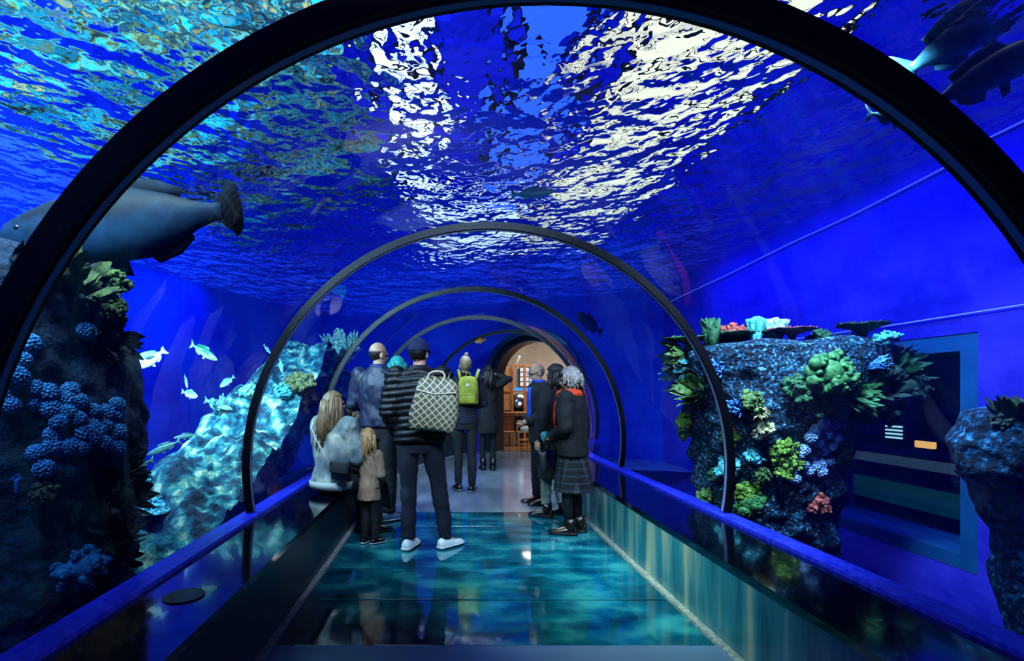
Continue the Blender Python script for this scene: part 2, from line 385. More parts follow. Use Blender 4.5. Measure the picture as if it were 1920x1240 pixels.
sky(-1.3, -.3, 3, 18.8, M_sky2, 'narrow white skylight seen through the ripples')
sky(-.9, 3.05, 19.4, 60, M_sky2, 'added far white light panel sparkling low down the tunnel through the ripples')  # panel added to make sparkles far down the tunnel
sky(1.3, 2.6, 3, 18.8, M_glow, 'soft blue light strip between the two skylights')
M_endglow = emis('added end glow', 'fff6e4', 1.3)
struct(MB().box((-4, 62, 3.6), (13, 62.1, HZ)).build('window_9', M_endglow, smooth=False))  # added glowing panel for sparkles at low angles, not a real window
o = MB().box((.95, 2, HZ - .5), (1.08, 18.8, HZ - .3)).build('ceiling_rail', M_dark, smooth=False); tag(o, 'dark rail above the water, wavering through the ripples', 'rail')
# ------------------------------------------------------------------ added shape above the water (colours stand in for reflected reef in the ripples)
def gridmesh(nx, ny, fn):
    mb = MB(); mb.rings([[fn(i / nx, j / ny) for i in range(nx + 1)] for j in range(ny + 1)], caps=False, closed=False); return mb
M_backdrop = mat('ripple backdrop colours', '0a90b8', 0.9, col2=['0a7a90', '053448', '8a9050', '18c8f0', '084058', 'c8b070', '0a98c0'], scale=1.1, contrast=(.32, .7), bump=.6, detail=5)
def backdrop(u, v):
    x = -1.7 - 16 * u; y = 2.0 + 16 * v
    z = 7.1 - 2.6 * sstep(0, .5, u) + .5 * nz((x, y, 0), .5) + .25 * nz((x, y, 3), 1.4)
    return Vector((x + .6 * nz((x, y, 9), .6), y, z))
o = gridmesh(60, 60, backdrop).build('ripple_backdrop', M_backdrop); tag(o, 'added mottled teal and olive shape above the water, broken up by the ripples', 'rock')

# ------------------------------------------------------------------ reef and pillars in the tank
def reef_h(x, y):
    ks = [(2.6, -.35), (3.2, .02), (4.2, .62), (5.4, 1.0), (6.0, 1.28), (6.8, 1.62), (7.4, 1.98), (8.4, 2.1), (9.6, 1.5), (11, .6)]
    h = ks[-1][1]
    for (a, ha), (b, hb) in zip(ks, ks[1:]):
        if y <= b:
            h = ha + (hb - ha) * max(0, (y - a) / (b - a)); break
    side = 1 - .95 * sstep(-2.35 - (y - 5) * .03, -3.7, x)
    h = -.5 + (h + .5) * side
    step = .16 * (abs(nz((x * .9 + y * .8, y * .3, 0), 1.6)))
    return h - .08 + .22 * nz((x, y, 1), 1.7) + .12 * nz((x, y, 5), 4.2) + .045 * nz((x, y, 2), 11) + .05 * (.5 - abs(nz((x, y, 7), 7))) + .02 * nz((x, y, 3), 26) + step
M_reef = mat('pale cyan reef rock', '052438', 0.85, col2=['0e5a72', '4a9c9c', 'c8dcc0'], scale=7.5, contrast=(.40, .66), detail=9, bump=1.0, bscale=14, bdist=.07)
def reef(u, v):
    y = 2.6 + 8.4 * v; xin = -1.62 + (bend(y) if y > 8 else 0) - .25 * sstep(7.5, 8, y); x = xin - 3.2 * u
    return Vector((x, y, reef_h(x, y)))
o = gridmesh(150, 300, reef).build('reef_rock', M_reef); tag(o, 'brightly lit cyan reef rock sloping up behind the glass beside the bench', 'rock')
def bvh_of(o):
    vs = [o.matrix_world @ v.co for v in o.data.vertices]; return BVHTree.FromPolygons(vs, [tuple(p.vertices) for p in o.data.polygons])
bpy.context.view_layer.update()
REEF = bvh_of(o)
def hit(tree, px, py):
    d = (P(px, py, 1) - Vector((0, 0, CAMZ))).normalized(); r = tree.ray_cast(Vector((0, 0, CAMZ)), d)
    return (r[0], r[1] if r[1].dot(d) < 0 else -r[1]) if r[0] is not None else (None, None)
def pillar(name, mat_, levels, n=120, m=140, amp=.10, seed=0.0):
    def fn(u, v):
        k = v * (len(levels) - 1); i = min(int(k), len(levels) - 2); t = k - i
        a, b = levels[i], levels[i + 1]; z, cx, cy, rx, ry = (a[q] + (b[q] - a[q]) * t for q in range(5))
        an = 2 * math.pi * u; p = Vector((cx + rx * math.cos(an), cy + ry * math.sin(an), z))
        q = (math.cos(an) * rx, math.sin(an) * ry, z)
        g = amp * (nz(q, 2.2, seed) + .6 * nz(q, 5, seed) + .35 * nz(q, 12, seed))
        return p + Vector((math.cos(an), math.sin(an), 0)) * g + Vector((0, 0, .06 * nz(q, 3, seed + 4) if v > .9 else 0))
    mb = MB(); mb.rings([[fn(i / n, j / m) for i in range(n)] for j in range(m + 1)], caps=True); return mb.build(name, mat_)
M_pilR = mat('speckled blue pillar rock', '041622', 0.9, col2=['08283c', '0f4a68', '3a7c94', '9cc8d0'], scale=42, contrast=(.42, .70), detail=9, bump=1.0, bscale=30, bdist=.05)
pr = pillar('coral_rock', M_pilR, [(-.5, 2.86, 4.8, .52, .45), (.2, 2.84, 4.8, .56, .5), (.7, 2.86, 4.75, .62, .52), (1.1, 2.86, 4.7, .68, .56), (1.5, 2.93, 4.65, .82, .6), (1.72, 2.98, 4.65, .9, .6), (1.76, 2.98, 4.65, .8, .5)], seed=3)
tag(pr, 'rock pillar crowded with green and blue corals beside the tank window', 'rock pillar')
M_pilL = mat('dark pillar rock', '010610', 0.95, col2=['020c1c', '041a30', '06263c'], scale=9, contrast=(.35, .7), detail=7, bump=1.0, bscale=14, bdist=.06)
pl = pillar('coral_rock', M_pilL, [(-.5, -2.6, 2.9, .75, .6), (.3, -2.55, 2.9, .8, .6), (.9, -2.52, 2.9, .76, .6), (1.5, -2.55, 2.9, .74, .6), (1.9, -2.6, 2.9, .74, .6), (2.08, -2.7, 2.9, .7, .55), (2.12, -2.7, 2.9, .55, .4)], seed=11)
tag(pl, 'dark shadowed rock pillar studded with pale blue ball corals', 'rock pillar')
M_bldr = mat('dim blue boulder rock', '04141f', 0.9, col2=['0a3046', '1c6488', '5aa0b8'], scale=24, contrast=(.4, .7), detail=8, bump=1.0, bscale=20, bdist=.04)
bld = pillar('coral_boulder', M_bldr, [(-.5, 3.62, 3.2, .2, .25), (.4, 3.62, 3.2, .2, .26), (.72, 3.62, 3.2, .3, .3), (.85, 3.6, 3.2, .42, .36), (1.05, 3.58, 3.2, .46, .38), (1.22, 3.6, 3.2, .4, .33), (1.3, 3.62, 3.2, .25, .2)], n=80, m=80, amp=.07, seed=21)
tag(bld, 'dim blue coral boulder on a dark stalk, beyond the tank window frame', 'rock')
bpy.context.view_layer.update()
PR_, PL_, BL_ = bvh_of(pr), bvh_of(pl), bvh_of(bld)

# coral shapes, each a mesh with its base at the origin and growing along +Z
def pom(r, lobes=60, seed=0):
    mb = MB(); g = random.Random(seed); mb.ell((0, 0, r * .75), (r * .86,) * 3, sub=2)
    for i in range(lobes):
        z = 1 - 2 * (i + .5) / lobes
        if z < -.7: continue
        a = i * 2.39996; q = math.sqrt(1 - z * z); s = r * .19 * g.uniform(.8, 1.15)
        mb.ell((r * .86 * q * math.cos(a), r * .86 * q * math.sin(a), r * .75 + r * .86 * z), (s, s, s), sub=1)
    return mb
def bush(r, h, n=34, seed=0, lob=.26):
    mb = MB(); g = random.Random(seed); mb.ell((0, 0, h * .38), (r * .7, r * .7, h * .5), sub=2)
    for i in range(n):
        a = g.uniform(0, 6.283); e = g.uniform(-.25, 1); q = math.sqrt(max(0, 1 - e * e)); rr = g.uniform(.65, 1.0)
        s = r * lob * g.uniform(.6, 1.2); c = Vector((r * rr * q * math.cos(a), r * rr * q * math.sin(a), h * (.42 + .5 * e * rr)))
        mb.ell(c, (s, s, s * .85), sub=2)
        for k in range(3):
            mb.ell(c + Vector((g.uniform(-1, 1), g.uniform(-1, 1), g.uniform(-.3, 1))).normalized() * s * .9, (s * .45,) * 3, sub=1)
    return mb
def fingers(r, h, n=16, seed=0, th=.16):
    mb = MB(); g = random.Random(seed)
    for i in range(n):
        a = g.uniform(0, 6.283); q = g.uniform(.05, .75) * r; t = g.uniform(.25, .7)
        b = Vector((q * .45 * math.cos(a), q * .45 * math.sin(a), 0)); hh = h * g.uniform(.7, 1.05)
        e = Vector((r * t * math.cos(a), r * t * math.sin(a), hh)); md = (b + e) / 2 + Vector((g.uniform(-.1, .1) * r, g.uniform(-.1, .1) * r, h * .06))
        w = r * th * g.uniform(.8, 1.2)
        mb.tube([b, md, e], [w, w * .95, w * .55], n=7); mb.ell(e, (w * .56,) * 3, sub=1)
        for k in range(2):
            p = b.lerp(e, g.uniform(.4, .85)); f = p + Vector((g.uniform(-1, 1), g.uniform(-1, 1), .8)).normalized() * h * .25
            mb.tube([p, f], [w * .6, w * .35], n=6); mb.ell(f, (w * .36,) * 3, sub=1)
    return mb
def table(r, h, seed=0, th=.05, lump=True):
    g = random.Random(seed); o = g.uniform(0, 50)
    mb = MB(); n = 36
    prof = [(.16 * r, 0), (.13 * r, h * .35), (.2 * r, h * .6), (.6 * r, h * .8), (.97 * r, h * .93), (r, h * .98), (.93 * r, h), (.5 * r, h * .97), (.01, h * .95)]
    mb.rings([[Vector((q * (1 + .22 * nz((math.cos(6.283 * j / n), math.sin(6.283 * j / n), 0), 1.6, o)) * math.cos(6.283 * j / n), q * (1 + .22 * nz((math.cos(6.283 * j / n), math.sin(6.283 * j / n), 0), 1.6, o)) * math.sin(6.283 * j / n), z + .1 * h * nz((q * math.cos(6.283 * j / n), q * math.sin(6.283 * j / n), 0), 3 / r, o))) for j in range(n)] for q, z in prof])
    if lump:
        for i in range(60):
            a = g.uniform(0, 6.283); q = r * math.sqrt(g.uniform(0, .9)); s = r * .06
            mb.ell((q * math.cos(a), q * math.sin(a), h), (s, s, s * g.uniform(.8, 1.8)), sub=1)
    return mb
def vase(r, h, seed=0):                              # fluted upright coral
    o = seed * 3.1; n = 40
    prof = [(.35, 0), (.5, .15), (.75, .5), (.95, .85), (1, 1), (.85, .98), (.6, .7), (.05, .6)]
    return MB().rings([[Vector((r * q * (1 + .16 * math.sin(9 * 6.283 * j / n)) * math.cos(6.283 * j / n), r * q * (1 + .16 * math.sin(9 * 6.283 * j / n)) * math.sin(6.283 * j / n), h * z * (1 + .12 * nz((math.cos(6.283 * j / n), math.sin(6.283 * j / n), 0), 2, o)))) for j in range(n)] for q, z in prof])
def star(r, seed=0):
    mb = MB()
    for k in range(5):
        a = 6.283 * k / 5 + seed
        pts = [Vector((r * t * math.cos(a + .12 * t), r * t * math.sin(a + .12 * t), .06 * r * (1 - t) + .02 * r)) for t in (0, .25, .5, .75, 1)]
        mb.tube(pts, [(.13 * r, .2 * r), (.12 * r, .16 * r), (.1 * r, .12 * r), (.07 * r, .08 * r), (.03 * r, .03 * r)], n=8, up=(0, 0, 1))
    return mb
def ruffle(r, h, seed=0):                            # leafy, weedy coral
    mb = MB(); g = random.Random(seed)
    for i in range(46):
        a = g.uniform(0, 6.283); q = r * math.sqrt(g.uniform(0, 1)) * .6; b = Vector((q * math.cos(a), q * math.sin(a), 0))
        l = h * g.uniform(.5, 1.0); dv = Vector((math.cos(a) * g.uniform(.2, .9), math.sin(a) * g.uniform(.2, .9), 1)).normalized(); sd = dv.cross(Vector((0, 0, 1)) if abs(dv.z) < .98 else Vector((1, 0, 0))).normalized(); w = r * .16 * g.uniform(.7, 1.3)
        st = [(0, .4), (.35, 1), (.7, .9), (1, .15)]
        mb.rings([[b + dv * (l * t) + sd * (w * k * sgn) + Vector((0, 0, .06 * l * math.sin(9 * t + i))) for sgn in (-1, 0, 1)] for t, k in st], caps=False, closed=False)
    return mb
CM = {}
def cmat(c, c2, bump=.6):
    k = (c, c2)
    if k not in CM: CM[k] = mat('coral ' + c, c, .75, col2=c2, scale=30, contrast=(.35, .65), bump=bump, bscale=60, bdist=.01)
    return CM[k]
def plant(name, mb, m, loc, nrm, label, cat, group=None, up=.4, spin=0.0):
    d = (nrm * (1 - up) + Vector((0, 0, 1)) * up).normalized()
    q = Vector((0, 0, 1)).rotation_difference(d).to_matrix().to_4x4() @ Matrix.Rotation(spin, 4, 'Z')
    o = link(name, mb if isinstance(mb, bpy.types.Mesh) else mb.mesh(name), m); o.matrix_world = Matrix.Translation(loc - nrm * .015) @ q
    return tag(o, label, cat, group)
def px2m(px, loc): return px * loc.y / F
# corals on the lit pillar: kind, photo point, size in photo pixels, colours, label
G1, G2, G3, YG, BL, CY, PK, CR, DG = ('1e4a28', '4c8a4a'), ('12341e', '2e6a3e'), ('2a4a20', '6e9050'), ('4a6a18', '8cb048'), ('16509a', '5aa0e0'), ('1a7888', '6ac8c8'), ('7a3428', 'c86a5a'), ('8a8a5a', 'd8d4a0'), ('0a1c14', '1e4030')
CORALS = [
 ('bush', 1530, 705, 52, G1, 'large mid-green bushy coral high on the lit pillar'), ('bush', 1500, 735, 34, G2, 'dark green bushy coral below the large one on the lit pillar'),
 ('bush', 1575, 712, 30, YG, 'bright leaf-green coral at the shaded shoulder of the lit pillar'), ('bush', 1528, 760, 30, G2, 'small dark green coral above the blue sea star'),
 ('ruffle', 1600, 742, 36, G1, 'leafy green coral on the shaded shoulder of the lit pillar'), ('ruffle', 1640, 728, 40, DG, 'dark leafy coral hanging over the tank window'),
 ('bush', 1640, 700, 34, DG, 'dark round coral at the overhanging edge of the lit pillar'), ('ruffle', 1690, 690, 40, G2, 'green tufted coral at the very tip of the overhang'),
 ('bush', 1700, 730, 34, DG, 'dark coral lobe hanging at the tip of the overhang'), ('fingers', 1632, 690, 26, BL, 'small blue finger coral on the shaded shoulder'),
 ('bush', 1612, 775, 26, YG, 'small bright green coral low on the overhang'), ('bush', 1655, 765, 34, DG, 'dark coral lobe under the overhang beside the window'),
 ('bush', 1467, 842, 26, YG, 'yellow-green lobed coral beside the pale blue cluster, upper one'), ('bush', 1480, 868, 24, YG, 'yellow-green lobed coral beside the pale blue cluster, middle one'),
 ('bush', 1455, 860, 22, YG, 'yellow-green lobed coral beside the pale blue cluster, outer one'), ('bush', 1468, 890, 20, YG, 'yellow-green lobed coral beside the pale blue cluster, lowest one'),
 ('fingers', 1382, 770, 34, BL, 'sky-blue finger coral in the middle of the lit pillar'), ('bush', 1420, 755, 28, G3, 'pale olive coral in the middle of the lit pillar'),
 ('fingers', 1432, 775, 26, CR, 'cream finger coral in the middle of the lit pillar'), ('bush', 1436, 808, 24, CR, 'cream lumpy coral below the cream finger coral'),
 ('bush', 1373, 826, 22, G3, 'olive coral with a red base beside the thin arch rib'), ('bush', 1374, 812, 12, PK, 'small red coral above the olive coral beside the rib'),
 ('bush', 1290, 790, 20, YG, 'yellow-green coral on the outer edge of the pillar, upper one'), ('bush', 1293, 812, 20, G3, 'olive coral on the outer edge of the pillar, below the yellow-green one'),
 ('ruffle', 1272, 665, 34, G3, 'pale green leafy coral at the top outer corner of the pillar'), ('ruffle', 1280, 690, 36, CY, 'pale cyan leafy coral down the outer edge of the pillar'),
 ('ruffle', 1290, 715, 36, G2, 'dark green leafy coral down the outer edge of the pillar'), ('ruffle', 1305, 735, 34, G3, 'yellowish leafy coral at the end of the leafy fringe'),
 ('bush', 1375, 890, 30, CY, 'pale green-blue coral low on the pillar beside the rib'), ('bush', 1398, 915, 28, YG, 'bright green coral near the foot of the pillar'),
 ('bush', 1412, 950, 30, G1, 'green coral at the foot of the pillar'), ('bush', 1430, 890, 18, G3, 'small olive coral above the foot of the pillar'),
 ('bush', 1350, 895, 22, G2, 'dark green coral low on the pillar behind the rib'), ('bush', 1332, 940, 24, G3, 'brownish green coral lobe at the very foot behind the rib'),
 ('bush', 1410, 862, 22, CY, 'pale teal coral on the lower middle of the pillar'), ('fingers', 1350, 690, 30, BL, 'dim blue finger coral near the top behind the rib'),
 ('bush', 1530, 945, 26, PK, 'dim red-brown coral in the shade at the foot of the pillar'), ('bush', 1565, 855, 26, DG, 'dark coral in the shade beside the pale blue cluster'),
]
for i, (k, px, py, sz, col, label) in enumerate(CORALS):
    loc, nrm = hit(PR_, px, py)
    if loc is None:
        cx = 1300 if px < 1400 else 1590
        for t in range(1, 80):
            loc, nrm = hit(PR_, px + (cx - px) * t / 80, py)
            if loc is not None: break
        if loc is None: continue
        loc = loc.lerp(P(px, py, loc.y), .75)
    r = px2m(sz, loc)
    mb = {'bush': lambda: bush(r * .8, r * 1.3, seed=i), 'fingers': lambda: fingers(r * .9, r * 1.3, n=26, seed=i, th=.1), 'ruffle': lambda: ruffle(r * .9, r * 1.2, seed=i)}[k]()
    nm = {'bush': 'bushy_coral', 'fingers': 'finger_coral', 'ruffle': 'leafy_coral'}[k]
    plant(nm, mb, cmat(*col), loc, nrm, label, 'coral', 'corals on the lit rock pillar', up=.3)
# corals standing on the flat top of the lit pillar
def top(px, d=4.45):
    p = P(px, 700, d); r = PR_.ray_cast(Vector((p.x, p.y, 3)), Vector((0, 0, -1))); return r[0] if r[0] is not None else Vector((p.x, p.y, 1.74))
TOPS = [('fingers', 1332, 4.5, 22, 50, G2, 'dark green knobbly coral standing tall on the pillar top'), ('table', 1290, 4.7, 44, 22, G1, 'flat green table coral jutting from the outer end of the pillar top'),
 ('table', 1385, 4.55, 50, 20, G2, 'dark green plate coral in the middle of the pillar top'), ('bush', 1378, 4.75, 30, 44, PK, 'reddish pink mound coral behind the plate coral'), ('vase', 1417, 4.4, 16, 44, CY, 'pale mint fluted coral on the pillar top, narrow one'),
 ('vase', 1450, 4.5, 24, 44, ('5a8a7a', 'b8e0c0'), 'pale mint fluted coral on the pillar top, wide one'), ('table', 1485, 4.35, 42, 26, ('4a2430', '8a4a52'), 'maroon tilted plate coral on the pillar top'),
 ('bush', 1535, 4.4, 20, 32, G2, 'dark green lump coral before the dark table coral'), ('ruffle', 1575, 4.4, 34, 30, DG, 'dark weedy coral along the pillar top'), ('table', 1618, 4.3, 40, 44, DG, 'dark flat-topped table coral on the overhang'),
 ('bush', 1660, 4.2, 22, 28, CY, 'small blue-green coral at the overhang end of the pillar top'), ('bush', 1352, 4.75, 22, 26, CR, 'pale pink-cream coral behind the tall knobbly coral')]
for i, (k, px, d, sr, sh, col, label) in enumerate(TOPS):
    loc = top(px, d); r, h = px2m(sr, loc), px2m(sh, loc)
    mb = {'bush': lambda: bush(r, h, seed=60 + i), 'fingers': lambda: fingers(r, h, n=20, seed=i, th=.24), 'ruffle': lambda: ruffle(r, h, seed=i), 'table': lambda: table(r, h, seed=i), 'vase': lambda: vase(r, h, seed=i)}[k]()
    nm = {'bush': 'bushy_coral', 'fingers': 'finger_coral', 'ruffle': 'leafy_coral', 'table': 'table_coral', 'vase': 'fluted_coral'}[k]
    plant(nm, mb, cmat(*col), loc, Vector((0, 0, 1)), label, 'coral', 'corals on top of the lit rock pillar', up=.9 if 'tilted' not in label else .0)
# pale blue ball corals on the lit pillar
pm = pom(.05).mesh('ball_coral'); pm.materials.append(cmat('4a84c8', 'd0e8ff'))
BALLS = [(1525, 805), (1540, 795), (1515, 818), (1530, 830), (1505, 845), (1545, 815), (1560, 800), (1500, 870), (1520, 860), (1540, 845), (1555, 835), (1485, 880), (1510, 885), (1535, 870), (1498, 852), (1550, 862), (1485, 898), (1520, 875), (1537, 885), (1562, 822)]
for i, (px, py) in enumerate(BALLS):
    loc, nrm = hit(PR_, px, py)
    if loc is None: continue
    o = plant('ball_coral', pm, None, loc, nrm, 'pale blue ball coral in the cluster on the lit pillar', 'coral', 'pale blue ball corals on the lit pillar', up=.1, spin=i); o.scale = (rnd.uniform(.85, 1.1),) * 3
loc, nrm = hit(PR_, 1526, 778); plant('sea_star', star(.085), cmat('1a78a8', '5ac0e0'), loc, nrm, 'blue sea star on the lit pillar above the pale blue ball corals', 'sea star', up=0)
loc, nrm = hit(PR_, 1490, 898); plant('sea_star', star(.07, 1), cmat('1a5a88', '4a98c8'), loc, nrm, 'dim blue sea star below the pale blue ball corals', 'sea star', up=0)
# ball corals on the dark pillar
pm2 = pom(.052, 90).mesh('ball_coral'); pm2.materials.append(mat('dim blue ball coral', '164e78', .8, col2='5496c0', scale=40, bump=.5, bscale=60))
BL2 = [(50, 650), (42, 678), (35, 705), (20, 730), (62, 727), (25, 760), (62, 758), (88, 735), (130, 733), (95, 770), (120, 755), (122, 780), (143, 760), (142, 790), (168, 772), (165, 800), (190, 775), (190, 800), (102, 812), (98, 842), (130, 840), (150, 842), (165, 825), (185, 835), (70, 855), (85, 880), (208, 780), (210, 812), (208, 838), (212, 760), (150, 815), (112, 795), (175, 815), (5, 745), (8, 700), (160, 622), (40, 640)]
for i, (px, py) in enumerate(BL2):
    loc, nrm = hit(PL_, px, py)
    if loc is None: continue
    o = plant('ball_coral', pm2, None, loc, nrm, 'dim blue ball coral massed on the dark pillar', 'coral', 'dim blue ball corals on the dark pillar', up=.05, spin=i); o.scale = (rnd.uniform(.8, 1.05),) * 3
WEED = [('ruffle', 205, 640, 40, 'dark weedy coral at the edge of the dark pillar, beside the pale long-finned fish'), ('bush', 200, 545, 38, 'olive lobed coral at the edge of the dark pillar, upper lobe'), ('bush', 198, 585, 34, 'olive lobed coral at the edge of the dark pillar, lower lobe'),
 ('ruffle', 130, 530, 60, 'olive leafy coral below the big dark fish'), ('ruffle', 45, 505, 34, 'dark leafy coral on the crown of the dark pillar'), ('ruffle', 215, 880, 44, 'dark olive weedy coral on the pillar edge level with the reef crest'), ('ruffle', 225, 930, 50, 'dark weedy coral on the pillar edge in front of the reef'),
 ('ruffle', 205, 990, 56, 'dark olive weedy coral low on the pillar edge'), ('ruffle', 160, 960, 50, 'dim green weedy coral on the lower face of the dark pillar'), ('bush', 150, 1075, 44, 'dim blue round coral near the bench ledge'), ('ruffle', 210, 1050, 46, 'dark weedy coral at the foot of the dark pillar'), ('bush', 85, 925, 26, 'dim ochre coral under the ball corals')]
WC = [('020a0c', '0a2418'), ('2a3a14', '56682a'), ('2a3a14', '4e602a'), ('1e2a10', '5a6830'), ('060c10', '1a2818'), ('0c1408', '26341a'), ('0a1206', '242e14'), ('0c1408', '2a3418'), ('04100e', '10261c'), ('0c4a70', '2a80a8'), ('06100c', '142218'), ('2a2a10', '4a4420')]
for i, (k, px, py, sz, label) in enumerate(WEED):
    loc = None
    for t in range(40):
        loc, nrm = hit(PL_, px - t * 3, py)
        if loc is not None: break
    if loc is None: loc, nrm = P(px, py, 2.8), Vector((.5, -.6, .3)).normalized()
    elif t: loc = loc.lerp(P(px, py, loc.y), .7)
    r = px2m(sz, loc) * 1.15
    plant('leafy_coral' if k == 'ruffle' else 'bushy_coral', ruffle(r, r * 1.1, seed=200 + i) if k == 'ruffle' else bush(r * .8, r * 1.2, seed=200 + i), cmat(*WC[i]), loc, nrm, label, 'coral', 'corals on the dark pillar', up=.2)
loc, nrm = hit(PL_, 32, 896)
if loc is not None: plant('sea_star', star(.09, .3), cmat('083a70', '1a60a0'), loc, nrm, 'dim blue sea star on the dark pillar under the ball corals', 'sea star', up=0)
# boulder growth
for i, (px, py, sz, col, k, label) in enumerate([(1905, 755, 46, ('1e2e1c', '4a6a3a'), 'ruffle', 'dull green leafy coral on top of the far boulder'), (1860, 770, 20, ('2a3a38', '6a7a6a'), 'bush', 'small grey coral at the side of the far boulder')]):
    loc, nrm = hit(BL_, max(px, 1880), py + 20)
    if loc is None: continue
    r = px2m(sz, loc); plant('leafy_coral' if k == 'ruffle' else 'bushy_coral', ruffle(r, r, 300) if k == 'ruffle' else bush(r * .8, r, seed=301), cmat(*col), loc, nrm, label, 'coral', up=.7 if i == 0 else .1)
# corals on the reef
RC = [('ruffle', 640, 606, 42, ('3a5a48', 'c0e8d0'), 'pale leafy coral high above the reef top behind the rib'), ('bush', 566, 735, 34, ('2a3a2a', '8a9060'), 'brown-green coral at the top of the reef behind the rib'), ('bush', 540, 745, 26, CY, 'pale teal coral on the reef crest behind the rib'), ('ruffle', 590, 715, 34, ('2a4a40', '7aa890'), 'grey-green leafy coral near the reef top'),
 ('fingers', 412, 775, 26, ('2a7888', '9adcd8'), 'pale cyan finger coral on the reef crest'), ('bush', 470, 745, 22, ('3a98a8', 'b0ecdc'), 'pale round coral on the reef crest beside the rib'), ('table', 290, 960, 40, ('1a78a0', '7ae0f0'), 'cyan plate coral low on the reef by the dark pillar'), ('bush', 600, 830, 30, ('2a5a78', '8ab8c8'), 'grey-blue coral low on the reef behind the seated woman'), ('bush', 265, 915, 26, ('1a6888', '6ad0e0'), 'cyan lump coral at the front edge of the reef')]
for i, (k, px, py, sz, col, label) in enumerate(RC):
    loc = None
    for t in range(60):
        loc, nrm = hit(REEF, px, py + t * 4)
        if loc is not None: break
    if loc is None: continue
    r = px2m(sz, loc)
    mb = {'bush': lambda: bush(r * .8, r * 1.2, seed=400 + i), 'fingers': lambda: fingers(r, r * 1.3, n=22, seed=400 + i, th=.1), 'ruffle': lambda: ruffle(r * .9, r * 1.2, seed=400 + i), 'table': lambda: table(r, r * .5, seed=400 + i)}[k]()
    plant({'bush': 'bushy_coral', 'fingers': 'finger_coral', 'ruffle': 'leafy_coral', 'table': 'table_coral'}[k], mb, cmat(*col), loc, nrm, label, 'coral', 'corals on the cyan reef', up=.6)

# ------------------------------------------------------------------ fish
def fish_parts(kind):
    """unit fish along +X (nose at +.5, tail tip at -.5): body rings, fins"""
    prof = {'slim': [(.5, .004), (.46, .03), (.38, .06), (.25, .085), (.08, .095), (-.1, .08), (-.24, .05), (-.33, .025), (-.38, .02)],
            'deep': [(.5, .006), (.45, .06), (.36, .115), (.22, .155), (.05, .165), (-.12, .13), (-.24, .075), (-.33, .038), (-.37, .034)],
            'big': [(.5, .02), (.47, .055), (.4, .085), (.28, .125), (.12, .15), (-.06, .145), (-.2, .10), (-.3, .056), (-.37, .038), (-.41, .036)]}[kind]
    wid = {'slim': .62, 'deep': .42, 'big': .6}[kind]
    mb = MB(); n = 18
    mb.rings([[Vector((x, h * wid * math.cos(6.283 * j / n), h * (1.0 if math.sin(6.283 * j / n) > 0 else 1.06) * math.sin(6.283 * j / n))) for j in range(n)] for x, h in prof])
    def fin(outl, th=.006):
        b = MB(); k = len(outl); c = Vector((sum(p[0] for p in outl) / k, 0, sum(p[1] for p in outl) / k))
        vs = [Vector((p[0], s * th * .25, p[1])) for s in (-1, 1) for p in outl] + [c + Vector((0, -th, 0)), c + Vector((0, th, 0))]
        fs = []
        for i in range(k):
            j = (i + 1) % k; fs += [(2 * k, i, j), (2 * k + 1, k + j, k + i), (i, k + i, k + j, j)]
        return b.add(vs, fs)
    ph = prof[-1][1]; px = prof[-1][0]
    if kind == 'slim': tail = [(px + .03, ph), (px - .05, .09), (-.5, .13), (-.455, .02), (-.45, 0), (-.455, -.02), (-.5, -.13), (px - .05, -.09), (px + .03, -ph)]
    elif kind == 'deep': tail = [(px + .03, ph), (px - .05, .1), (-.5, .12), (-.47, .04), (-.465, 0), (-.47, -.04), (-.5, -.12), (px - .05, -.1), (px + .03, -ph)]
    else: tail = [(px + .03, ph), (px - .02, .085), (-.455, .12), (-.49, .09), (-.5, 0), (-.49, -.09), (-.455, -.12), (px - .02, -.085), (px + .03, -ph)]
    def top(x):
        for (a, ha), (b, hb) in zip(prof, prof[1:]):
            if b <= x <= a: return ha + (hb - ha) * (a - x) / (a - b)
        return ph
    dors = [(.2, top(.2) - .01), (.12, top(.12) + .06), (-.02, top(-.02) + .055), (-.16, top(-.16) + .05), (-.26, top(-.26) + .045), (-.24, top(-.24) - .005)]
    anal = [(-.06, -top(-.06) + .005), (-.1, -top(-.1) - .05), (-.2, -top(-.2) - .055), (-.27, -top(-.27) - .03), (-.26, -top(-.26) + .005)]
    pelv = [(.12, -top(.12) + .01), (.08, -top(.08) - .06), (.02, -top(.02) - .075), (.03, -top(.03) + .01)]
    pec = [(.24, .0), (.2, .045), (.08, .05), (.02, .01), (.1, -.045), (.2, -.035)]
    return mb, fin(tail), fin(dors), fin(anal), fin(pelv), fin(pec), wid, top
FK = {}
M_eye = mat('fish eye', '050505', .2)
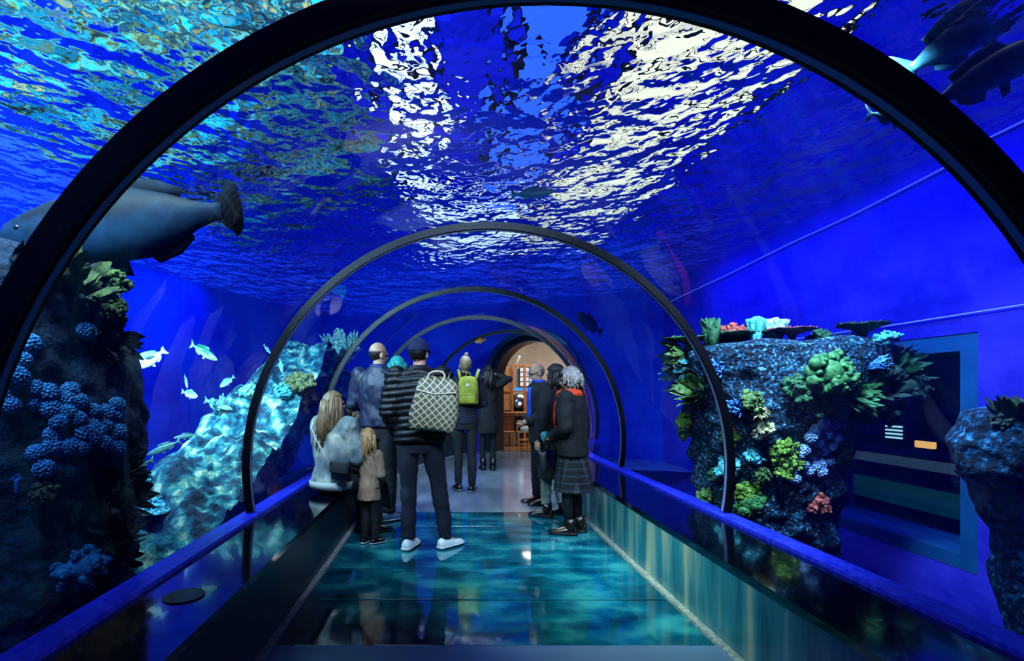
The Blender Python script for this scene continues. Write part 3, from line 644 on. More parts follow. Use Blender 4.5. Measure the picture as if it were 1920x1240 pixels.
def fish(kind, nose, tail, m, label, cat='fish', group=None, roll=0.0, bendy=0.0, fins=True, mfin=None, longpec=0.0, name='fish'):
    L = (nose - tail).length; ax = (nose - tail).normalized()
    sd = Vector((0, 0, 1)).cross(ax).normalized(); upv = ax.cross(sd).normalized()
    rot = Matrix((ax, sd, upv)).transposed().to_4x4() @ Matrix.Rotation(roll, 4, 'X')
    def bendf(v): return Vector((v.x, v.y + bendy * max(0, .1 - v.x) ** 2, v.z)) if bendy else v
    parts = fish_parts(kind); names = ['tail_fin', 'dorsal_fin', 'anal_fin', 'pelvic_fin']
    key = (kind, bendy, m.name, bool(longpec))
    if key not in FK:
        FK[key] = [parts[0].map(bendf).mesh(name)] + [p.map(bendf).mesh(nm) for p, nm in zip(parts[1:5], names)]
        FK[key][0].materials.append(m)
        for f in FK[key][1:]: f.materials.append(mfin or m)
        pf = parts[5]
        if longpec: pf.map(lambda v: Vector((.2 + (v.x - .2) * (.7 + longpec), v.y, v.z * 1.1)))
        pf = pf.mesh('pectoral_fin'); pf.materials.append(mfin or m); FK[key].append(pf)
        e = MB().ell((0, 0, 0), (.013, .008, .013), sub=2).mesh('eye'); e.materials.append(M_eye); FK[key].append(e)
    ms = FK[key]
    o = link(name, ms[0], None); o.matrix_world = Matrix.Translation((nose + tail) / 2) @ rot @ Matrix.Scale(L, 4)
    for nm, me in zip(names, ms[1:5]):
        if fins or nm == 'tail_fin': link(nm, me, None, o)
    top = parts[7]; w_ = parts[6]
    for s in (-1, 1):
        p = link('pectoral_fin', ms[5], None, o); p.location = (.0, s * (top(.2) * w_ + .004), -.02); p.rotation_euler = ((s * -1.1, -.2, s * .5) if longpec else (s * -.35, .25, s * -.35))
        e = link('eye', ms[6], None, o); e.location = (.41, s * top(.41) * w_ * .86, top(.41) * .3)
    return tag(o, label, cat, group)
def fishmat(name, back, belly, rough=.45, es=0.0):
    m = bpy.data.materials.new(name); m.use_nodes = True; nt = m.node_tree; b = nt.nodes['Principled BSDF']; N = nt.nodes.new; L = nt.links.new
    tc = N('ShaderNodeTexCoord'); sp = N('ShaderNodeSeparateXYZ'); L(tc.outputs['Object'], sp.inputs[0])
    ns = N('ShaderNodeTexNoise'); ns.inputs['Scale'].default_value = 14; ns.inputs['Detail'].default_value = 5; L(tc.outputs['Object'], ns.inputs[0])
    ma = N('ShaderNodeMath'); ma.operation = 'MULTIPLY_ADD'; ma.inputs[1].default_value = .16; L(ns.outputs['Fac'], ma.inputs[0]); L(sp.outputs[2], ma.inputs[2])
    rp = N('ShaderNodeValToRGB'); rp.color_ramp.elements[0].position = .0; rp.color_ramp.elements[1].position = .14
    rp.color_ramp.elements[0].color = lin(belly); rp.color_ramp.elements[1].color = lin(back); L(ma.outputs[0], rp.inputs[0]); L(rp.outputs[0], b.inputs['Base Color']); b.inputs['Roughness'].default_value = rough; b.inputs['Specular IOR Level'].default_value = .5 if rough < .6 else .1
    return m
F_dark = fishmat('dark fish skin', '04070d', '1e3850', rough=.62); F_fin = mat('grey fin', '04060a', .9, col2='0c141c', spec=.1, scale=20); F_pale = fishmat('pale fish skin', '6ab0c8', 'f4f0d0'); F_yel = fishmat('yellow green fish skin', '1e6a58', 'c8d890'); F_green = fishmat('green fish skin', '2a6a70', 'b0e0c8')
F_teal = fishmat('teal fish skin', '0e4a58', '2a8a9a'); F_shk = fishmat('grey shark skin', '1c3a40', '4c9cac')
fish('big', P(2, 446, 2.9), P(462, 396, 3.1), F_dark, 'very large dark fish with a rounded tail gliding behind the nearest rib', roll=-.12, bendy=.25, mfin=F_fin, name='grouper')
fish('deep', P(250, 690, 5.0), P(312, 656, 5.3), F_pale, 'pale fish with long raised fins beside the dark pillar', longpec=1.4, roll=.5)
fish('slim', P(408, 676, 5.9), P(356, 644, 6.1), F_yel, 'yellow-green fish swimming alone in open blue water', name='fish')
SM = [('deep', (352, 728), (346, 704), F_pale, 5.6, 'white fish turning upright above the reef crest'), ('deep', (371, 744), (340, 734), F_pale, 5.6, 'white fish just below the upright white one'), ('deep', (412, 726), (440, 706), F_pale, 6.2, 'pale rounded fish above the reef crest, nearer the pillar side'),
 ('deep', (452, 738), (474, 716), F_pale, 6.3, 'pale rounded fish above the reef crest, nearer the rib'), ('slim', (436, 768), (382, 750), F_green, 5.7, 'green slender fish skimming just above the reef crest'), ('slim', (275, 854), (340, 826), F_green, 4.7, 'plump green fish lying on the sloping reef crest'),
 ('slim', (222, 884), (290, 862), F_yel, 4.4, 'pale green fish resting on the reef beside the dark pillar'), ('slim', (325, 822), (372, 814), F_green, 4.9, 'thin green fish behind the plump one on the reef crest')]
for k, a, b, m, d, label in SM: fish(k, P(*a, d), P(*b, d + .1), m, label, group='fish about the reef')
SC = [((508, 664), (494, 646)), ((530, 700), (524, 672)), ((512, 720), (506, 690)), ((560, 680), (572, 644)), ((556, 702), (562, 680)), ((538, 720), (528, 694)), ((590, 668), (600, 650)), ((612, 704), (588, 698)), ((486, 702), (490, 684)), ((574, 694), (584, 672))]
ml = ['first of the school from the open water, at its upper edge', 'below the first one of the school', 'lowest near the rib', 'tall upright one in the middle of the school', 'just under the tall upright one', 'darting down beside the rib', 'small upper one nearest the leafy coral', 'lying level near the leafy coral', 'outside the rib on the open water side', 'slanting one behind the tall upright one']
for i, (a, b) in enumerate(SC):
    fish('deep' if i % 3 else 'slim', P(*a, 6.6 + .1 * i), P(*b, 6.65 + .1 * i), [F_green, F_pale, F_teal][i % 3], 'small silvery-green school fish, ' + ml[i], group='school of small fish by the reef top')
fish('deep', P(1082, 588, 7.6), P(1130, 626, 7.9), F_dark, 'dark oval fish beside the rib above the grey-haired woman')
fish('slim', P(1042, 358, 4.5), P(956, 366, 4.6), F_teal, 'teal fish swimming overhead just under the ripples')
fish('slim', P(1960, -30, 3.1), P(1672, 150, 3.0), F_shk, 'dark slender shark in the top corner, upper of the pair', name='shark')
fish('slim', P(1975, 72, 2.7), P(1728, 205, 2.6), F_shk, 'dark slender shark in the top corner, lower of the pair', name='shark')
fish('slim', P(1720, 226, 2.9), P(1622, 212, 2.8), F_shk, 'small dark fish whose tail shows past the nearest rib')
fish('deep', P(890, 642, 10.2), P(912, 636, 10.3), fishmat('orange fish skin', 'd88a30', 'ffd070'), 'tiny orange-yellow fish near the exit portal')
# thin lines on the far tank wall
M_line = mat('pale blue line', '9ab0ff', .6, emit='9ab0ff', es=.25)
def cord(name, pts, r, label, cat): return tag(MB().tube(pts, r, n=8).build(name, M_line), label, cat)
pts = [Vector((XWR - .05, d, WATER - .10 + .015 * math.sin(d * 2.3))) for d in (2.7, 3, 3.4, 4.0)] + [Vector((XWR - .05, 4.4, WATER - .10)), Vector((XWR - .05, 4.43, WATER - .17))] + [Vector((XWR - .05, d, WATER - .19 - .03 * (d - 4.4) + .012 * math.sin(d * 3))) for d in (4.7, 5.5, 6.5, 8, 9.5, 10.2)]
cord('wall_cable', pts, .008, 'pale cable running along the blue tank wall up at the water line', 'cable')
cord('wall_seam_cord', [Vector((XWR - .03, d, 1.99 + .01 * math.sin(d))) for d in (2.2, 3.5, 5, 7, 8, 9.5)], .006, 'thin faint line along the blue wall above the tank window', 'cable')

# ------------------------------------------------------------------ viewing window in the side wall of the tank
M_frm = mat('blue teal window frame', '1a5a80', .6, col2='206a90', scale=3)
M_in = mat('dim teal gallery', '01080c', .8, col2='043038', scale=1.2)
w1 = MB()
DP = .55
for a, b, z0, z1 in ((W0 - .0, W0 + .16, Z0, Z1), (W1 - .16, W1, Z0, Z1), (W0 + .16, W1 - .16, Z1 - .14, Z1), (W0 + .16, W1 - .16, Z0, Z0 + .12)):
    w1.box((XWR + .01, a, z0), (XWR + DP, b, z1))
struct(w1.build('window_7', M_frm, smooth=False))
struct(MB().box((XWR + .30, W0 + .16, Z0 + .12), (XWR + .32, W1 - .16, Z1 - .14)).build('window_8', M_acr, smooth=False))
g = MB(); g.add([(XWR + DP, W0 - 1, -.6), (XWR + 4, W0 - 1, -.6), (XWR + 4, W1 + 5, -.6), (XWR + DP, W1 + 5, -.6), (XWR + DP, W0 - 1, 3), (XWR + 4, W0 - 1, 3), (XWR + 4, W1 + 5, 3), (XWR + DP, W1 + 5, 3)], [(0, 1, 2, 3), (4, 5, 6, 7), (0, 1, 5, 4), (1, 2, 6, 5), (2, 3, 7, 6)])
struct(g.build('wall_gallery', M_in, smooth=False))
def gal(px, py, X): d = X / ((px - VPX) / F); return Vector((X, d, CAMZ - (py - VPY) / F * d))
M_tube = emis('cool tube light', 'c8f0f0', .9); M_warm = emis('warm lamp', 'ffb060', 1.2)
r = empty('striplight', gal(1676, 810, 6.6)); tag(r, 'dim stack of white strip lights inside the dark window', 'light')
for k in range(4): MB().box((0, -.12, .055 * k - .1), (.03, .16, .055 * k - .075)).build('tube', M_tube, r, smooth=False)
MB().box((.03, -.14, -.12), (.06, .18, .11)).build('backplate', M_dark, r, smooth=False)
o = MB().box((-.02, -.14, -.05), (.05, .14, .05), bev=.015).build('lamp', M_warm, smooth=False, loc=gal(1733, 834, 6.6)); tag(o, 'small warm lit sign box inside the dark window', 'lamp')
o2 = MB().box((-.03, -.16, .05), (.06, .16, .07)).build('lamp_hood', M_dark, o, smooth=False)
a, b = gal(1566, 905, 5.3), gal(1752, 950, 5.3)
mb = MB().rings([[Vector((p.x - .1, p.y, p.z - .05)), Vector((p.x + .15, p.y, p.z - .05)), Vector((p.x + .15, p.y, p.z + .03)), Vector((p.x - .1, p.y, p.z + .03))] for p in (Vector((5.3, 3.9, .55)), Vector((5.3, 8.4, .55)))])
tag(mb.build('counter_rail', mat('self-lit pale rail', '6a7a78', .5, emit='8a8a70', es=.10), smooth=False), 'pale horizontal rail inside the dark window', 'rail')  # faint glow put into the rail colour
mb = MB().rings([[Vector((x, y, z)) for x, z in ((5.0, .1), (5.35, .1), (5.35, .28), (5.0, .2))] for y in (3.9, 8.4)])
tag(mb.build('gallery_bench', mat('self-lit teal bench', '105a4c', .5, emit='106a58', es=.16), smooth=False), 'self-lit teal bench edge low inside the dark window', 'bench')  # glow put into the bench's own colour
# ------------------------------------------------------------------ the lit room beyond the exit
M_white = mat('off white plaster', 'b8b2aa', .9, col2='c8c2ba', scale=2)
M_wood = mat('orange plywood', 'a8683c', .5, col2=['b87c4a', 'c89460'], scale=5, stretch=(6, 6, .6))
M_wood2 = mat('pale birch panel', 'b88a5a', .55, col2=['c89a68', 'd8b080'], scale=4, stretch=(5, 5, .7))
M_parq = mat('warm polished floor', '9a6a40', .18, col2=['a8744a', 'b88858'], scale=4, spec=.8)
M_steel = mat('silver dish', 'a8b0b8', .2, .9)
M_pane = emis('daylight window pane', 'd8e4f0', .9); M_bluel = emis('blue display strip', '58a0f0', .9)
struct(MB().add([(0.5, 18.2, -.1), (9.5, 18.2, -.1), (9.5, 18.2, 4), (.5, 18.2, 4)], [(0, 1, 2, 3)]).build('wall_back', M_white, smooth=False))
struct(MB().add([(.2, 13, -.1), (.2, 18.3, -.1), (.2, 18.3, 4), (.2, 13, 4)], [(0, 1, 2, 3)]).build('wall_room_left', M_white, smooth=False))
struct(MB().add([(9.4, 9, -.1), (9.4, 18.3, -.1), (9.4, 18.3, 4), (9.4, 9, 4)], [(0, 1, 2, 3)]).build('wall_room_right', M_white, smooth=False))
struct(MB().add([(.1, 12.6, 3.6), (9.5, 8, 3.6), (9.5, 18.3, 3.6), (.1, 18.3, 3.6)], [(0, 1, 2, 3)]).build('ceiling_room', M_white, smooth=False))
struct(MB().add([(.3, 12.35, .006), (2.0, 12.2, .006), (4.4, 10.6, .006), (9.3, 10, .006), (9.3, 18.2, .006), (.3, 18.2, .006)], [(0, 1, 2, 3, 4, 5)]).build('floor_room', M_parq, smooth=False))
def RB(px0, py0, px1, py1, d, dep, bev=.01):         # a board standing in the room, spanned between two photo points
    a, b = P(px0, py1, d), P(px1, py0, d); return (a.x, d, a.z), (b.x, d + dep, b.z)
def rbox(px0, py0, px1, py1, d, dep, bev=.008):
    lo, hi = RB(px0, py0, px1, py1, d, dep); return MB().box(lo, hi, bev=bev)
DC = 14.2
r = rbox(926, 774, 1012, 781, DC, .7).build('counter', M_wood, smooth=False); tag(r, 'orange plywood counter in the lit exit room', 'counter')
rbox(932, 781, 964, 816, DC + .05, .6).build('cabinet_front', M_wood, r, smooth=False); rbox(1002, 781, 1010, 826, DC + .05, .6).build('leg', M_wood, r, smooth=False)
rbox(932, 816, 938, 826, DC + .05, .6).build('leg', M_wood, r, smooth=False)
z0 = P(0, 840, 13.6).z
r = MB().box((P(943, 0, 13.4).x, 13.4, .01), (P(967, 0, 13.4).x, 13.75, .36), bev=.01).build('plywood_box', M_wood, smooth=False); tag(r, 'small orange plywood box standing below the counter', 'box')
MB().box((P(954, 0, 13.4).x, 13.392, .03), (P(956, 0, 13.4).x, 13.399, .34)).build('door_gap', M_dark, r, smooth=False)
# little chair
r = empty('chair', (P(983, 0, 13.5).x, 13.6, .008)); tag(r, 'small wooden chair with a white bundle on its back in the exit room', 'chair')
for x in (-.15, .15):
    for y in (-.14, .14): MB().box((x - .02, y - .02, 0), (x + .02, y + .02, .34 if y < 0 else .62)).build('leg', M_wood2, r, smooth=False)
MB().box((-.18, -.17, .32), (.18, .17, .35), bev=.005).build('seat', M_wood2, r, smooth=False); MB().box((-.17, .13, .44), (.17, .16, .62), bev=.005).build('backrest', M_wood, r, smooth=False)
o = MB().ell((0, 0, .06), (.12, .08, .07)).ell((.08, 0, .05), (.08, .07, .05)).build('white_cloth', mat('white cloth', 'd8e0d8', .8), loc=(P(983, 0, 13.5).x + .02, 13.58, .356)); tag(o, 'crumpled white cloth lying on the small wooden chair', 'cloth')
# wooden partition with panels, a round dish and glazed windows
DPn = 15.6
r = empty('partition', (P(970, 0, DPn).x, DPn, 0)); tag(r, 'tall wooden partition with birch panels and glass openings behind the counter', 'partition')
def pp(nm, px0, py0, px1, py1, dep, m, dd=0.0):
    lo, hi = RB(px0, py0, px1, py1, DPn + dd, dep); off = r.location
    return MB().box([lo[i] - off[i] for i in range(3)], [hi[i] - off[i] for i in range(3)]).build(nm, m, r, smooth=False)
pp('panel', 930, 690, 958, 770, .03, M_wood2); pp('panel', 984, 736, 1012, 780, .03, M_wood)
for x in (928, 959, 982, 1012): pp('post', x, 684, x + 4, 832, .08, M_wood, -.03)
for y in (684, 733): pp('rail', 928, y, 1016, y + 3, .06, M_wood, -.025)
pp('lower_board', 928, 770, 1016, 832, .03, M_dark, .04)
o = tag(MB().lathe([(.001, .03), (.1, .05), (.26, .0), (.3, -.05), (.28, -.06), (.001, -.0)], 32).map(lambda v: Vector((v.x, -v.z, v.y))).build('round_dish', M_steel, loc=P(974, 757, DPn + .3)), 'round silver dish behind the partition glass', 'dish')  # disc set in mid-air, no hanger built
hub = MB().ell((0, -.06, 0), (.06, .03, .06)).build('hub', M_pane, o)
o = tag(rbox(974, 688, 1012, 726, 18.0, .05).build('window_grid', mat('window grid', '6a645c', .6), smooth=False), 'bright gridded window high on the back wall of the exit room', 'window')
for i in range(4):
    for j in range(4): rbox(975.5 + i * 9, 690 + j * 9, 982.5 + i * 9, 697 + j * 9, 17.98, .02, 0).build('pane', M_pane, o, smooth=False)
tag(rbox(964, 727, 1010, 734, 17.0, .05).build('light_strip', M_bluel, smooth=False), 'pale blue lit strip under the gridded window', 'light')  # strip set clear of the wall, no mount built
o = tag(MB().tube([P(966, 690, 16.5), P(969, 680, 16.5), P(974, 670, 16.5)], .02).build('wall_lamp', M_white), 'thin white lamp arm high in the exit room', 'lamp'); MB().ell(P(974, 669, 16.5), (.05, .05, .04)).build('lamp_head', M_pane, o)

# ------------------------------------------------------------------ people
V = Vector
def xf(o, loc, face): o.location = loc; o.rotation_euler = (0, 0, R(face)); return o
def prof_at(tab, z):
    for a, b in zip(tab, tab[1:]):
        if a[0] <= z <= b[0]:
            t = (z - a[0]) / (b[0] - a[0]); t = t * t * (3 - 2 * t) if False else t
            return [a[i] + (b[i] - a[i]) * t for i in range(1, len(a))]
    return list(tab[-1][1:] if z > tab[-1][0] else tab[0][1:])
SKIN = mat('skin', 'b08a74', .55, col2='b8927c', scale=20); HAIRM = {}
def hairmat(c, c2):
    if (c, c2) not in HAIRM: HAIRM[(c, c2)] = mat('hair ' + c, c, .45, col2=c2, scale=22, stretch=(4, 4, .35), contrast=(.3, .7), bump=.5, bscale=30, bdist=.01)
    return HAIRM[(c, c2)]
def cloth(c, c2=None, rough=.85, **k): return mat('cloth ' + c, c, rough, col2=c2 or c, scale=k.pop('scale', 7), bump=k.pop('bump', .35), bscale=k.pop('bscale', 9), bdist=.03, **k)
def person(label, loc, face, H, arms='down', feet=((-.11, 0, 0), (.11, 0, 0)), head=(0, 0), hs=1.0, seat=None, wide=1.0, lean=(0, 0), twist=0, **kw):
    """Standing or sitting figure; local +Y is the way it faces. Everything is laid out for a 1.75 m adult and scaled."""
    s = H / 1.75
    dz = 0.0; hipz = .92
    if seat is not None: hipz = seat / s + .10; dz = hipz - .92
    def U(x, y, z):                                  # upper-body point, leaning
        k = (z - .92); return V((x * wide + lean[0] * k, y + lean[1] * k, z + dz))
    J = {}
    for q, sg in ((0, -1), (1, 1)):
        J['hip', q] = V((sg * .09 * wide, 0, hipz)); fx, fy, fa = feet[q][:3]
        J['an', q] = V((fx, fy, .085 if len(feet[q]) < 4 else feet[q][3]))
        a, b = J['hip', q], J['an', q]
        if seat is None: J['kn', q] = a.lerp(b, .5) + V((0, .025, .01))
        else: J['kn', q] = V((fx, fy - .02, seat / s + .055))
        J['sh', q] = U(sg * .175, -.01, 1.43)
        ar = arms if isinstance(arms, str) else arms[q]
        E_, W_ = {'down': ((.25, -.03, 1.15), (.235, .04, .90)), 'front': ((.25, -.02, 1.14), (.09, .22, 1.08)), 'pocket': ((.29, -.07, 1.15), (.19, .08, .96)), 'held': ((.235, .02, 1.13), (.14, .2, 1.0)),
                  'near': ((.235, -.03, 1.15), (.18, .10, .95)), 'head': ((.40, .06, 1.53), (.14, .10, 1.62)), 'lap': ((.23, .08, 1.16), (.10, .27, 1.06)), 'reach': ((.22, .16, 1.2), (.16, .38, 1.14)), 'clasp': ((.25, -.02, 1.14), (.05, .2, 1.02))}[ar]
        J['el', q] = U(sg * E_[0], E_[1], E_[2]); J['wr', q] = U(sg * W_[0], W_[1], W_[2])
    hp = U(0, .0, 1.53)
    HM = Matrix.Translation(hp) @ Matrix.Rotation(R(head[0]), 4, 'Z') @ Matrix.Rotation(R(head[1]), 4, 'X') @ Matrix.Scale(hs, 4)
    def hd(x, y, z): return HM @ V((x, y, z))
    H3 = HM.to_3x3()
    HR = H3.normalized()
    # body: one continuous skin
    lw_ = min(1, kw['bottom'].get('w', 1.0)) * .86
    b = MB()
    tor = [(.84, .15, .10), (.93, .155, .11), (1.05, .135, .10), (1.18, .15, .108), (1.32, .168, .115), (1.42, .15, .09), (1.475, .09, .065), (1.52, .06, .058)]
    b.rings([[U(rx * math.cos(6.283 * j / 24), ry * math.sin(6.283 * j / 24), z) for j in range(24)] for z, rx, ry in tor])
    b.tube([U(0, -.005, 1.44), U(0, .0, 1.52), hd(0, .005, .06)], [.062, .055, .055], n=16)
    b.ell(hd(0, -.012, .125), [v * hs for v in (.074, .094, .098)], HR, 3); b.ell(hd(0, .022, .06), [v * hs for v in (.056, .066, .068)], HR, 2); b.ell(hd(0, .062, .02), [v * hs for v in (.028, .02, .02)], HR, 2)
    b.tube([hd(0, .082, .11), hd(0, .102, .075), hd(0, .088, .062)], [.010 * hs, .017 * hs, .014 * hs], n=8); b.ell(hd(0, .078, .038), [v * hs for v in (.026, .014, .011)], HR, 2)
    for sg in (-1, 1):
        b.ell(hd(sg * .074, -.008, .088), [v * hs for v in (.010, .022, .033)], HR, 2); b.ell(hd(sg * .03, .074, .118), [v * hs for v in (.022, .014, .010)], HR, 2)
    for q, sg in ((0, -1), (1, 1)):
        b.tube([J['hip', q] + V((0, 0, .03)), J['hip', q].lerp(J['kn', q], .5), J['kn', q], J['kn', q].lerp(J['an', q], .35), J['an', q]], [.085 * lw_, .075 * lw_, .055 * lw_, .054 * lw_, .037 * lw_], n=14, up=(1, 0, 0))
        b.ell(J['kn', q], (.055 * lw_,) * 3)
        d = V((-math.sin(R(feet[q][2])), math.cos(R(feet[q][2])), 0)); b.tube([J['an', q] - d * .05 + V((0, 0, -.03)), J['an', q] + d * .06 + V((0, 0, -.045)), J['an', q] + d * .15 + V((0, 0, -.06))], [.035, .036, .022], n=10)
        b.tube([J['sh', q], J['sh', q].lerp(J['el', q], .5), J['el', q], J['el', q].lerp(J['wr', q], .4), J['wr', q]], [.052, .047, .038, .036, .026], n=12, up=(1, 0, 0)); b.ell(J['sh', q], (.06,) * 3); b.ell(J['el', q], (.039,) * 3)
        # hand
        d = (J['wr', q] - J['el', q]).normalized(); side = V((0, 1, 0)) if abs(d.y) < .7 else V((0, 0, 1)); side = (side - d * side.dot(d)).normalized(); nrm = d.cross(side).normalized()
        if nrm.dot(V((-sg, 0, 0))) < 0: nrm = -nrm
        w = J['wr', q]
        for k in (-1, 0, 1): b.tube([w, w + d * .04 + side * .013 * k, w + d * .088 + side * .026 * k], [.02, .019, .016], n=8)
        for k, ln in ((-1.5, .058), (-.5, .072), (.5, .078), (1.5, .066)):
            p0 = w + d * .084 + side * .019 * k; p1 = p0 + d * ln * .5 + nrm * .010; p2 = p1 + d * ln * .3 + nrm * .022; b.tube([p0 - d * .02, p0, p1, p2], [.0105, .0105, .0095, .008], n=8)
        p0 = w + d * .025 + side * .025; b.tube([p0 - side * .015, p0 + side * .02 + d * .025 + nrm * .01, p0 + side * .024 + d * .055 + nrm * .024], [.014, .012, .009], n=8)
    def fin(mb, vs, m, name, parent=None, sm=2, fn=None):
        me = voxel(mb, vs, sm, fn)
        for v in me.vertices: v.co *= s
        me.materials.append(m); o = bpy.data.objects.new(name, me); C.objects.link(o); me.name = name
        if parent is not None: o.parent = parent
        return o
    root = fin(b, .0072 if hs < 1.15 else .0065, kw.get('skin', SKIN), 'person', None, 2); tag(root, label, 'person', kw.get('group'))
    def add(mb, m, name, lab=None, sm=True):
        mb.map(lambda v: v * s); o = mb.build(name, m, root, sm)
        if lab: o['label'] = lab
        return o
    for sg in (-1, 1):
        add(MB().ell(hd(sg * .03, .080, .106), [.0115 * hs] * 3), M_eye, 'eye')
    # top
    t = kw['top']; hem = t.get('hem', .86); fl = t.get('flare', 1.0); th = t.get('thick', 0.0)
    tj = [(.40, .20, .165), (.70, .185, .15), (.86, .178, .135), (.96, .172, .132), (1.08, .158, .122), (1.2, .172, .128), (1.33, .19, .134), (1.42, .172, .108), (1.475, .112, .085), (1.51, .078, .074)]
    zs = [hem + (1.51 - hem) * i / 22 for i in range(23)]
    mb = MB(); seatcut = None
    mb.rings([[U((prof_at(tj, z)[0] + th) * (1 + (fl - 1) * sstep(1.1, hem, z)) * math.cos(6.283 * j / 30), (prof_at(tj, z)[1] + th) * (1 + (fl - 1) * sstep(1.1, hem, z)) * math.sin(6.283 * j / 30), z) for j in range(30)] for z in zs])
    for q in (0, 1):
        a, e, w = J['sh', q], J['el', q], J['wr', q]; cu = w - (w - e).normalized() * t.get('cuff', .015)
        k = t.get('sleeve', 1.0)
        mb.tube([a + (V((0, 0, 0)) - V((a.x, 0, 0))) * .35, a, a.lerp(e, .5), e, e.lerp(cu, .5), cu], [(.07 + th) * k, (.073 + th) * k, (.066 + th) * k, (.06 + th) * k, (.053 + th * .8) * k, (.045 + th * .6) * k], n=16, up=(1, 0, 0)); mb.ell(e, ((.06 + th) * k,) * 3); mb.ell(a, ((.078 + th) * k,) * 3)
    fr = t.get('puff')
    sd = len(label) * 1.37
    def jf(v, n):
        w = .010 * nz(v, 9, sd) + .007 * nz((v.x * 2, v.y * 2, v.z), 14, sd)
        if fr:
            d = abs(math.sin((v.z + .10 * abs(v.x) + .015 * nz(v, 4)) * math.pi / fr)) ** .6; w = .017 * d - .008 + .006 * nz(v, 16, sd)
        return v + n * w
    jk = fin(mb, .011 if hs < 1.15 else .009, t['mat'], t.get('name', 'jacket'), root, 3, jf)
    if t.get('label'): jk['label'] = t['label']
    if t.get('collar'):
        c = MB(); c.rings([[U(r * math.cos(6.283 * j / 24), r * .95 * math.sin(6.283 * j / 24) + .004, z) for j in range(24)] for z, r in ((1.455, .094), (1.49, .088), (1.535, .078), (1.537, .066), (1.48, .07))], caps=False); add(c, t['collar'], 'collar')
    if t.get('hemband'): 
        rx, ry = prof_at(tj, hem); c = MB(); c.rings([[U((rx * fl + th + g) * math.cos(6.283 * j / 28), (ry * fl + th + g) * math.sin(6.283 * j / 28), z) for j in range(28)] for z, g in ((hem - .03, .0), (hem - .032, .014), (hem + .03, .018), (hem + .035, .0))], caps=False); add(c, t['hemband'], 'hem_band', 'pale hem band')
    # bottom
    bo = kw['bottom']; wl = bo.get('w', 1.0)
    if bo.get('kind', 'pants') == 'pants':
        mb = MB()
        if seat is None: mb.rings([[V((rx * wide * math.cos(6.283 * j / 24), ry * math.sin(6.283 * j / 24), z)) for j in range(24)] for z, rx, ry in ((.80, .15, .105), (.86, .168, .12), (.95, .165, .118), (1.02, .15, .11))])
        else: mb.ell(V((0, .02, hipz)), (.175 * wide, .15, .115))
        for q in (0, 1):
            a, k, n_ = J['hip', q], J['kn', q], J['an', q]; bt = n_ + (k - n_).normalized() * bo.get('ankle', .0)
            mb.tube([a + V((0, 0, .0)), a.lerp(k, .5), k, k.lerp(bt, .5), bt], [.098 * wl, .088 * wl, .069 * wl, .066 * wl, .056 * wl], n=16, up=(1, 0, 0)); mb.ell(k, (.07 * wl,) * 3)
        pt = fin(mb, .011 if hs < 1.15 else .009, bo['mat'], bo.get('name', 'trousers'), root, 3, lambda v, n: v + n * (.007 * nz(v, 8, sd + 3) + .008 * nz((v.x, v.y, v.z * 3), 7, sd) * (1 if v.z < .55 else .5)))
    else:
        mb = MB(); z0, z1 = bo['z']; 
        mb.rings([[V((prof_at(bo['prof'], z)[0] * (1 + .035 * math.sin(9 * 6.283 * j / 60) * sstep(z1, z0, z)) * math.cos(6.283 * j / 60), prof_at(bo['prof'], z)[1] * (1 + .05 * math.sin(9 * 6.283 * j / 60) * sstep(z1, z0, z)) * math.sin(6.283 * j / 60), z)) for j in range(60)] for z in [z0 + (z1 - z0) * i / 12 for i in range(13)]], caps=False)
        mb.rings([[V((.17 * math.cos(6.283 * j / 60), .12 * math.sin(6.283 * j / 60), z0 + .02)) for j in range(60)], [V((.01 * math.cos(6.283 * j / 60), .01 * math.sin(6.283 * j / 60), z0 + .04)) for j in range(60)]], caps=False)
        sk = add(mb, bo['mat'], 'skirt', bo.get('label'))
        for q in (0, 1):
            a, k, n_ = J['hip', q], J['kn', q], J['an', q]
            lg = MB().tube([a, a.lerp(k, .5), k, k.lerp(n_, .35), n_ + V((0, 0, .01))], [.09, .08, .06, .062, .043], n=16, up=(1, 0, 0)); add(lg, bo['legs'], 'legging')
    # shoes
    sh = kw['shoes']
    for q in (0, 1):
        an = J['an', q]; a = R(feet[q][2]); RZ = Matrix.Rotation(a, 3, 'Z'); z0 = an.z - .085
        st = [(-.085, .026, .07), (-.07, .036, .086), (-.02, .040, .092), (.04, .043, .078), (.10, .048, .058), (.15, .046, .048), (.185, .034, .040), (.198, .016, .030)]
        def pt(y, x, z): return V((an.x, an.y, z0)) + RZ @ V((x, y, z))
        u = MB().rings([[pt(y, hw * math.cos(t), .016 + max(0, math.sin(t)) ** .7 * (h - .016) if math.sin(t) > 0 else .016 + .012 * math.sin(t)) for t in [6.283 * j / 20 for j in range(20)]] for y, hw, h in st])
        if sh.get('shaft'): u.tube([pt(-.022, 0, .05), pt(-.02, 0, sh['shaft'] * .6), pt(-.015, 0, sh['shaft'])], [.05, .052, .056], n=16, up=(0, 1, 0))
        so = add(u, sh['mat'], 'shoe', sh.get('label'))
        l = MB().rings([[pt(y * 1.03, (hw + .006) * math.cos(t), .014 + .014 * math.sin(t)) for t in [6.283 * j / 20 for j in range(20)]] for y, hw, h in st])
        l.map(lambda v: v * s); so2 = l.build('sole', sh.get('sole', sh['mat']), so)
    # hair
    h = kw.get('hair')
